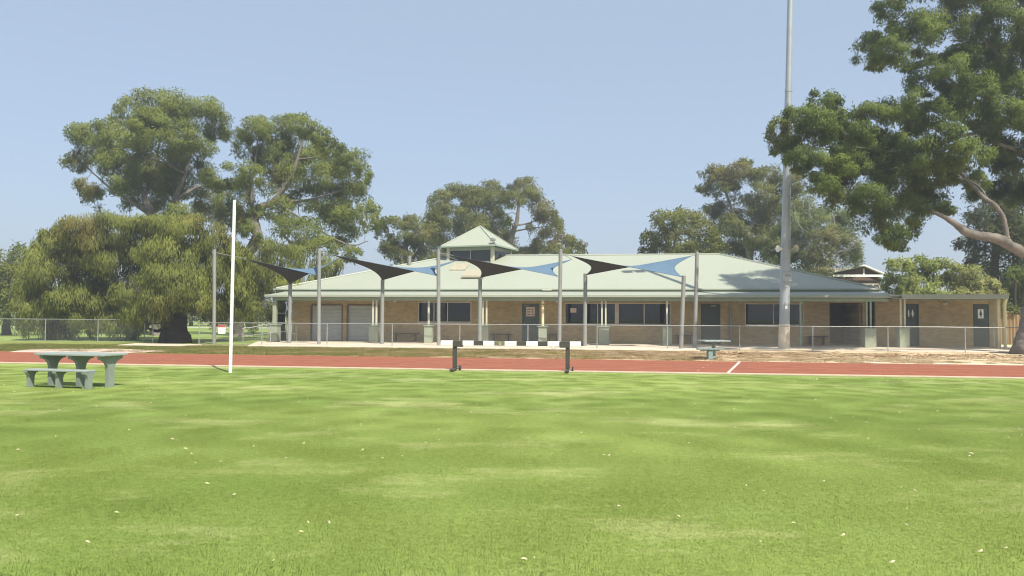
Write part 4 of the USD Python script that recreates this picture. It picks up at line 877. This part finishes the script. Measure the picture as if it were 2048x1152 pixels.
    'gum_r': (22.62, 33, [(-7.8, 0.87, 10.61, 0.68, 0.63), (-7.04, 1.45, 10.08, 0.78, 0.69), (-9.54, -1.16, 9.85, 0.85, 0.72), (-6.66, 2.14, 9.14, 0.84, 0.75), (-7.83, -1.36, 9.45, 0.72, 0.59), (-9.98, 0.5, 9.05, 0.76, 0.67), (-9.49, -1.54, 7.13, 0.76, 0.55), (1.86, 0.5, 7.31, 1.34, 1.12), (2.82, 0, 8.99, 1.32, 1.1), (3.65, 0.5, 6.43, 1.34, 1.03), (4.8, 0, 7.9, 1.32, 1.32), (3.19, 2, 5.94, 1.17, 0.84), (2.42, 2.4, 7.4, 1.18, 1.09), (4.81, -0.5, 5.86, 1.3, 1.0), (6.12, 0, 10.11, 1.32, 1.32), (3.97, 1.5, 5.19, 1.01, 0.69), (-3.49, 1.31, 12.34, 0.92, 0.69), (-4.7, -1.79, 10.13, 0.75, 0.71), (-2.04, 1.07, 11.37, 1.0, 0.77), (-3.36, 1.15, 8.08, 1.0, 0.77), (-6.4, 1.2, 9.22, 0.91, 0.78), (-4.82, -0.3, 10.97, 0.74, 0.61), (-1.63, 1, 7.84, 0.68, 0.54), (-0.72, 1, 9.43, 1.0, 0.77), (-2.08, 1, 13.5, 1.04, 0.82), (-0.49, 1, 12.37, 1.13, 0.91), (-5.71, 1, 8.27, 1.13, 0.91), (-4.31, 1.5, 9.29, 1.38, 1.15), (-7.75, 1, 8.03, 1.04, 0.91), (-4.86, 1.77, 15.89, 0.88, 0.93), (-5.68, 2.24, 14.43, 0.85, 0.85), (-6.72, -1.86, 12.73, 1.04, 0.71), (-4.4, 0.09, 14.39, 1.28, 0.97), (-1.84, 2.37, 15.98, 1.37, 1.04), (-3.78, 1.21, 13.45, 1.05, 0.59), (-2.42, -0.29, 14.36, 0.74, 0.65), (-1.48, -1.0, 14.41, 1.02, 0.94), (0.03, 2.35, 13.98, 1.37, 0.99), (-4.29, -2.15, 11.78, 0.95, 0.7), (0.52, 1.33, 13.17, 1.33, 1.19), (-2.31, 1.77, 11.91, 0.6, 0.79), (-3.13, -1.78, 11.18, 0.96, 0.71), (-0.75, -0.88, 11.14, 0.86, 0.99), (-6.87, -0.91, 12.49, 0.51, 0.3), (-8.78, 0.16, 11.08, 0.88, 0.71), (-10.06, -0.41, 10.37, 0.78, 0.61), (-10.45, 0.92, 10.09, 0.68, 0.59), (-10.22, 1.07, 9.4, 0.68, 0.59), (-9.71, -0.63, 9.45, 0.99, 0.82), (-7.48, 1.61, 10.27, 0.69, 0.78), (-10.45, -1.32, 8.26, 0.63, 0.63), (-9.44, -1.53, 7.97, 0.97, 0.71), (-7.66, 0.69, 8.7, 0.81, 0.76), (-5.93, 1.39, 10.91, 1.01, 0.69), (-4.74, 1.56, 11.19, 1.06, 0.69), (-3.51, 2.47, 10.5, 1.18, 0.9), (-5.31, 1.71, 9.61, 1.3, 0.93), (-5.05, -1.19, 8.53, 1.19, 0.85), (-6.76, 1.08, 8.1, 1.05, 0.95), (-4.66, 2.06, 8.06, 1.31, 1.03), (-4.47, -2.1, 8.91, 0.95, 0.78), (-2.0, -0.03, 10.29, 1.01, 0.79), (-2.05, -1.78, 10.08, 0.96, 0.87), (-3.39, -1.86, 8.35, 0.96, 0.71), (-3.41, -0.11, 7.89, 0.88, 0.61), (-7.42, 0.73, 6.91, 0.9, 0.85), (-5.53, 2.2, 6.16, 0.94, 0.8), (-6.84, -1.77, 5.06, 0.75, 0.62), (-5.27, 0.03, 6.32, 1.01, 0.75), (-3.06, 2.52, 7.2, 1.09, 0.76), (-3.01, 1.36, 6.57, 0.78, 0.41), (-5.46, 0.16, 4.79, 0.49, 0.35), (-7.38, -1.18, 6.74, 0.93, 0.72), (-4.58, 0.65, 5.63, 0.36, 0.58), (0.48, 2.5, 8.83, 1.09, 0.85), (0.14, 3, 7.68, 0.86, 0.72), (1.71, 3.2, 7.76, 1.11, 1.11), (0.52, 0.5, 9.09, 1.12, 1.12), (1.06, 0, 10.75, 1.32, 1.32), (2.23, 1, 13.29, 1.59, 1.36), (-0.09, -1, 14.31, 1.28, 1.07), (2.91, 1, 8.53, 1.36, 1.36), (-1.14, 0, 16.46, 1.76, 1.1), (-3.78, 0, 16.44, 1.54, 0.88), (1.06, 0, 16.91, 1.76, 1.32), (3.26, 0, 12.3, 1.54, 1.76), (4.04, 1, 16.02, 1.59, 1.59), (-1.71, 0.5, 18.24, 1.79, 1.12), (1.06, 0, 18.67, 1.76, 1.1), (3.54, -1, 9.63, 1.28, 1.28)], [[(-0.04, 0, -0.08, 0.52), (0.18, 0, 1.06, 0.46), (0.44, 0, 2.38, 0.43), (1.09, 0.2, 4.6, 0.4), (1.49, 0.3, 6.83, 0.36), (1.27, 0.3, 9.05, 0.32), (0.76, 0.2, 11.24, 0.26), (0.18, 0, 13.38, 0.18), (-0.26, 0, 15.36, 0.1)], [(0.94, 0.15, 4.16, 0.3), (-0.18, -0.2, 4.45, 0.24), (-0.93, -0.4, 4.76, 0.22), (-1.58, -0.5, 5.05, 0.21), (-2.44, -0.6, 5.17, 0.18), (-3.0, -0.6, 5.34, 0.17), (-3.39, -0.6, 5.64, 0.14), (-3.9, -0.4, 6.05, 0.09), (-4.77, -0.2, 6.51, 0.05)], [(-1.03, -0.43, 4.8, 0.13), (-1.06, -0.4, 5.19, 0.12), (-1.19, -0.4, 5.95, 0.1), (-1.58, -0.4, 6.54, 0.1), (-1.95, -0.3, 6.84, 0.09), (-2.24, 0, 7.43, 0.07), (-2.9, 0, 8.09, 0.05)], [(1.45, 0.3, 7.28, 0.156), (0.8, 0.9, 8.96, 0.111), (-0.01, 0.5, 9.18, 0.091), (-0.73, 0.5, 9.42, 0.072), (-1.59, 0.7, 9.98, 0.046)], [(1.14, 0.28, 9.49, 0.13), (-0.43, 1.1, 10.93, 0.091), (-2.25, 1.1, 12.28, 0.072), (-3.21, 0.8, 12.97, 0.052), (-4.23, 0.8, 13.76, 0.033)], [(-2.13, 1.1, 12.28, 0.078), (-2.36, 1.1, 11.26, 0.098), (-1.21, 1.3, 10.18, 0.111), (1.95, 1.4, 8.61, 0.13)], [(-1.59, 0.7, 9.98, 0.065), (-3.17, 0.3, 9.52, 0.058), (-3.77, 0.1, 9.38, 0.046), (-5.29, 0.5, 9.07, 0.033), (-7.43, 0.7, 9.33, 0.023)], [(-1.71, -0.38, 6.61, 0.033), (-2.17, 0.3, 7.71, 0.029), (-4.62, 0.5, 8.4, 0.026), (-6.58, 0.6, 8.08, 0.019), (-8.37, 0.6, 8.63, 0.013)], [(0.76, 0.2, 11.24, 0.091), (-0.46, 0.7, 13.4, 0.058), (-1.59, 0.7, 14.97, 0.033)], [(-0.91, 0.7, 13.85, 0.033), (-2.17, 0.3, 14.99, 0.026), (-1.5, 0.3, 15.26, 0.013)]]),
}


def crown_mesh(lobes, L, W, od, seed, droop=.6, up=.25, nsub=15, subr=.42, strand=0):
    r = np.random.default_rng(seed)
    V, N = [], []
    for (cx, cy, cz, rx, rz) in lobes:
        c = np.array([cx, cy, cz]); ry = .5 * (rx + rz) * 1.0
        rad = np.array([rx, ry, rz])
        n = int(od * PI * rx * rz / (L * W * .5 * .62))
        ns = max(5, int(nsub * (.7 + .6 * r.random())))
        d = r.normal(size=(ns, 3)); d[:, 2] += up; d /= np.linalg.norm(d, axis=1, keepdims=True)
        sc = c + d * rad * (.44 + .46 * r.random(ns) ** .7)[:, None]
        sr = rad * subr * (.7 + .6 * r.random(ns))[:, None]
        k = r.integers(0, ns, n)
        off = r.normal(size=(n, 3)); off /= np.linalg.norm(off, axis=1, keepdims=True) + 1e-9
        off *= (r.random(n) ** .45)[:, None]
        p = sc[k] + off * sr[k]
        dr = r.normal(size=(n, 3)) * .6; dr[:, 2] -= droop; dr /= np.linalg.norm(dr, axis=1, keepdims=True)
        if strand:
            p[:, 2] -= strand * r.random(n) ** 1.5
        out = (p - c) / rad + .8 * off + np.array([0, 0, .25])
        out /= np.linalg.norm(out, axis=1, keepdims=True) + 1e-9
        s = np.cross(dr, r.normal(size=(n, 3))); s /= np.linalg.norm(s, axis=1, keepdims=True) + 1e-9
        g = np.cross(s, dr)
        flip = np.where((g * out).sum(1) < 0, -1.0, 1.0)
        s, g = s * flip[:, None], g * flip[:, None]
        ll = L * (.6 + .8 * r.random(n))[:, None]; ww = W * (.6 + .8 * r.random(n))[:, None]
        mid = p + dr * ll * .45
        V.append(np.stack([p, mid + s * ww / 2, p + dr * ll, mid - s * ww / 2], 1).reshape(-1, 3))
        nn = out * .8 + g * .35; nn /= np.linalg.norm(nn, axis=1, keepdims=True)
        N.append(np.repeat(nn, 4, axis=0))
    V, N = np.vstack(V), np.vstack(N)
    q = np.arange(len(V)).reshape(-1, 4)
    F = np.vstack([q[:, [0, 3, 2]], q[:, [0, 2, 1]]])
    # face winding follows g
    a = V[F[:, 0]]; fn = np.cross(V[F[:, 1]] - a, V[F[:, 2]] - a)
    bad = (fn * N[F[:, 0]]).sum(1) < 0
    F[bad] = F[bad][:, ::-1]
    return V, F, N

def crown(parent, name, VFN, m):
    V, F, N = VFN
    p = numbered(parent, name)
    ms = UsdGeom.Mesh.Define(stage, p)
    ms.CreatePointsAttr(Vt.Vec3fArray.FromNumpy(V.astype(np.float32)))
    ms.CreateFaceVertexCountsAttr(Vt.IntArray.FromNumpy(np.full(len(F), 3, np.int32)))
    ms.CreateFaceVertexIndicesAttr(Vt.IntArray.FromNumpy(F.astype(np.int32).ravel()))
    ms.CreateSubdivisionSchemeAttr('none')
    ms.CreateNormalsAttr(Vt.Vec3fArray.FromNumpy(N.astype(np.float32))); ms.SetNormalsInterpolation('vertex')
    UsdShade.MaterialBindingAPI.Apply(ms.GetPrim()).Bind(M[m])

def limb(pts, seed, sides=10, wob=.25):
    r = np.random.default_rng(seed)
    p = smoothline(pts, 7)
    w = (r.random((len(p), 3)) - .5) * wob * p[:, 3:4]
    return tube(p[:, :3] + w, p[:, 3] * (1 + .12 * (r.random(len(p)) - .5)), sides)

def tree(key, name, label, cat, leaf, bark, L, W, od, seed, group=None, twigs=0, **kw):
    X, Y, lobes, limbs = TREE[key]
    t = thing(name, label, cat, (X, Y, 0), 0, group)
    for k, lb in enumerate(limbs):
        pts = [list(p) for p in lb]
        if k == 0:
            r0 = pts[0][3]
            pts[0][2] = -.15
            first = [pts[0][0], pts[0][1], .35, r0 * .98]
            pts = [[pts[0][0], pts[0][1], -.15, r0 * 1.35], first] + pts[1:]
        part(t, 'trunk' if k == 0 else 'branch', limb(pts, seed + k, 14 if k == 0 else 10), bark, smooth=50)
    if twigs:
        r = np.random.default_rng(seed + 77)
        nodes = np.array([p for lb in limbs for p in smoothline(lb, 4)[1:]])
        ms = []
        for k in range(twigs):
            c = lobes[r.integers(len(lobes))]
            e = np.array(c[:3]) + (r.random(3) - .5) * np.array([c[3], c[3], c[4]]) * 1.3
            d = np.linalg.norm(nodes[:, :3] - e, axis=1)
            s = nodes[np.argsort(d)[r.integers(0, 3)]]
            if np.linalg.norm(s[:3] - e) > 1.9 * c[3] + .4:
                continue
            mid = (s[:3] + e) / 2 + (r.random(3) - .5) * .3 * np.linalg.norm(e - s[:3])
            r0 = min(s[3] * .5, .018 * np.linalg.norm(e - s[:3]) + .015)
            ms.append(tube(smoothline([[*s[:3], r0], [*mid, r0 * .7], [*e, .012]], 4)[:, :3], np.linspace(r0, .01, 9), 5))
        part(t, 'twigs', cat_(ms), bark, kind='stuff')
    crown(t, 'crown', crown_mesh(lobes, L, W, od, seed, **kw), leaf)
    return t

tree('gum_r', 'gum_tree', 'huge gum tree at the right edge with thick bare limbs reaching left', 'tree', 'leaf_gum_near', 'bark_gum', .145, .046, 2.9, 101, twigs=120, droop=.7, nsub=17, subr=.4)
tree('gum_a', 'gum_tree', 'tall spreading gum tree at left behind the weeping tree', 'tree', 'leaf_gum', 'bark_gum', .205, .07, 2.5, 102, twigs=80, droop=.6, nsub=16, subr=.4)
tree('gum_b', 'gum_tree', 'gum tree with a leaning bare trunk behind the left end of the clubhouse', 'tree', 'leaf_gum', 'bark_gum', .205, .07, 2.4, 103, twigs=80, droop=.6, nsub=16, subr=.4)
tree('weep', 'weeping_tree', 'broad dense weeping tree with dark trunk at the gap in the fence', 'tree', 'leaf_weep', 'bark_dark', .24, .042, 3.0, 104, twigs=40, droop=2.0, up=.6, nsub=26, subr=.30, strand=.55)
tree('weep2', 'weeping_tree', 'smaller weeping tree between the broad one and the clubhouse', 'tree', 'leaf_weep', 'bark_dark', .26, .046, 2.0, 105, droop=1.8, up=.5, nsub=22, subr=.32, strand=.5)
tree('far_l', 'bushy_tree', 'dense green bushy tree at the far left edge', 'tree', 'leaf_gum', 'bark_dark', .24, .085, 2.2, 106, droop=.4, nsub=16)
tree('back_c1', 'bushy_tree', 'low green tree behind the roof, left of the lookout tower', 'tree', 'leaf_back', 'bark_gum', .27, .09, 2.0, 107, droop=.5, twigs=20)
tree('back_c2', 'gum_tree', 'wide airy gum tree behind the lookout tower', 'tree', 'leaf_back', 'bark_gum', .27, .09, 2.4, 108, droop=.5, twigs=80)
tree('back_d1', 'bushy_tree', 'rounded olive tree behind the right half of the roof', 'tree', 'leaf_back', 'bark_gum', .25, .09, 2.2, 109, droop=.3, twigs=15)
tree('back_d2', 'gum_tree', 'tall thin gum tree left of the light pole, behind the roof', 'tree', 'leaf_back', 'bark_pale', .26, .085, 2.6, 110, droop=.5, twigs=130)
tree('back_d3', 'silver_tree', 'silvery tree with bare grey twigs right of the light pole', 'tree', 'leaf_silver', 'bark_pale', .22, .07, 2.0, 111, droop=.2, twigs=200)
tree('bush_e', 'leafy_shrub', 'large pale green leafy shrub above the toilet block roof', 'shrub', 'leaf_light', 'bark_dark', .2, .095, 2.4, 112, droop=.3, up=.6, nsub=26, subr=.3)
tree('dark_f', 'dark_tree', 'dark tall tree behind the limbs of the huge gum at right', 'tree', 'leaf_dark', 'bark_dark', .24, .085, 2.0, 113, droop=.5, twigs=20)
tree('bush_g', 'leafy_shrub', 'green shrub over the ochre fence at the right edge', 'shrub', 'leaf_gum_near', 'bark_dark', .19, .07, 2.2, 114, droop=.4)

# a row of far trees closes the view between the nearer ones
r = np.random.default_rng(9)
proto = None
for k, (x, y, s) in enumerate([(-100, 112, 1.0), (-90, 104, .9), (-80, 108, 1.05), (-70, 100, .95), (-61, 105, 1.0), (-52, 98, .9), (-44, 103, 1.0), (-35, 100, .9), (-24, 108, .85), (-12, 112, .8), (2, 110, .8), (15, 112, .85), (28, 110, .85), (41, 106, .8), (54, 102, .9), (66, 100, .95)]):
    lab = 'distant round tree in the row closing off the far grass'
    if proto is None:
        proto = thing('distant_tree', lab, 'tree', (0, 0, 0), 0, 'distant trees beyond the grass')
        part(proto, 'trunk', limb([(0, 0, -.1, .25), (0, 0, 2, .2), (.1, 0, 4.5, .08)], 3), 'bark_dark')
        lobes = [(-2.6, 0, 2.6, 2.2, 1.9), (2.5, .5, 2.4, 2.3, 1.9), (0, -.5, 4.3, 2.8, 1.9), (-1.2, .8, 5.4, 1.9, 1.4), (1.5, 0, 5.0, 1.8, 1.3), (-3.4, 0, 1.4, 1.9, 1.3), (3.2, 0, 1.3, 2.0, 1.3), (0, -1, 1.9, 2.6, 1.7)]
        crown(proto, 'crown', crown_mesh(lobes, .5, .2, 2.2, 201, droop=.4), 'leaf_back')
        xf = UsdGeom.Xform.Get(stage, proto)
    else:
        p = numbered('/World', 'distant_tree')
        xf = UsdGeom.Xform.Define(stage, p)
        xf.GetPrim().GetReferences().AddInternalReference(proto)
        data(xf.GetPrim(), lab, 'tree', 'distant trees beyond the grass')
        xf.GetPrim().SetInstanceable(True)
    xf.ClearXformOpOrder()
    op = xf.GetPrim().GetAttribute('xformOp:translate')
    t_ = UsdGeom.XformOp(op) if op and k == 0 else xf.AddTranslateOp(opSuffix='place')
    t_.Set(Gf.Vec3d(x, y, 0))
    r_ = xf.AddRotateZOp(opSuffix='place'); r_.Set(float(r.random() * 360))
    s_ = xf.AddScaleOp(opSuffix='place'); s_.Set(Gf.Vec3f(s, s, s * (.85 + .3 * r.random())))
    xf.SetXformOpOrder([t_, r_, s_])

# ---------------------------------------------------------------- the hazy air
mat('haze_air', {'v': ('principled_volume', {'color': (0.86, 0.88, 0.92), 'density': 0.0016, 'anisotropy': 0.35})}, [], surface=None, volume='v.volume')
hz = bx(-950, 950, -350, 1550, -1.0, 24.0)
setting('haze', hz, 'haze_air', kind='stuff')
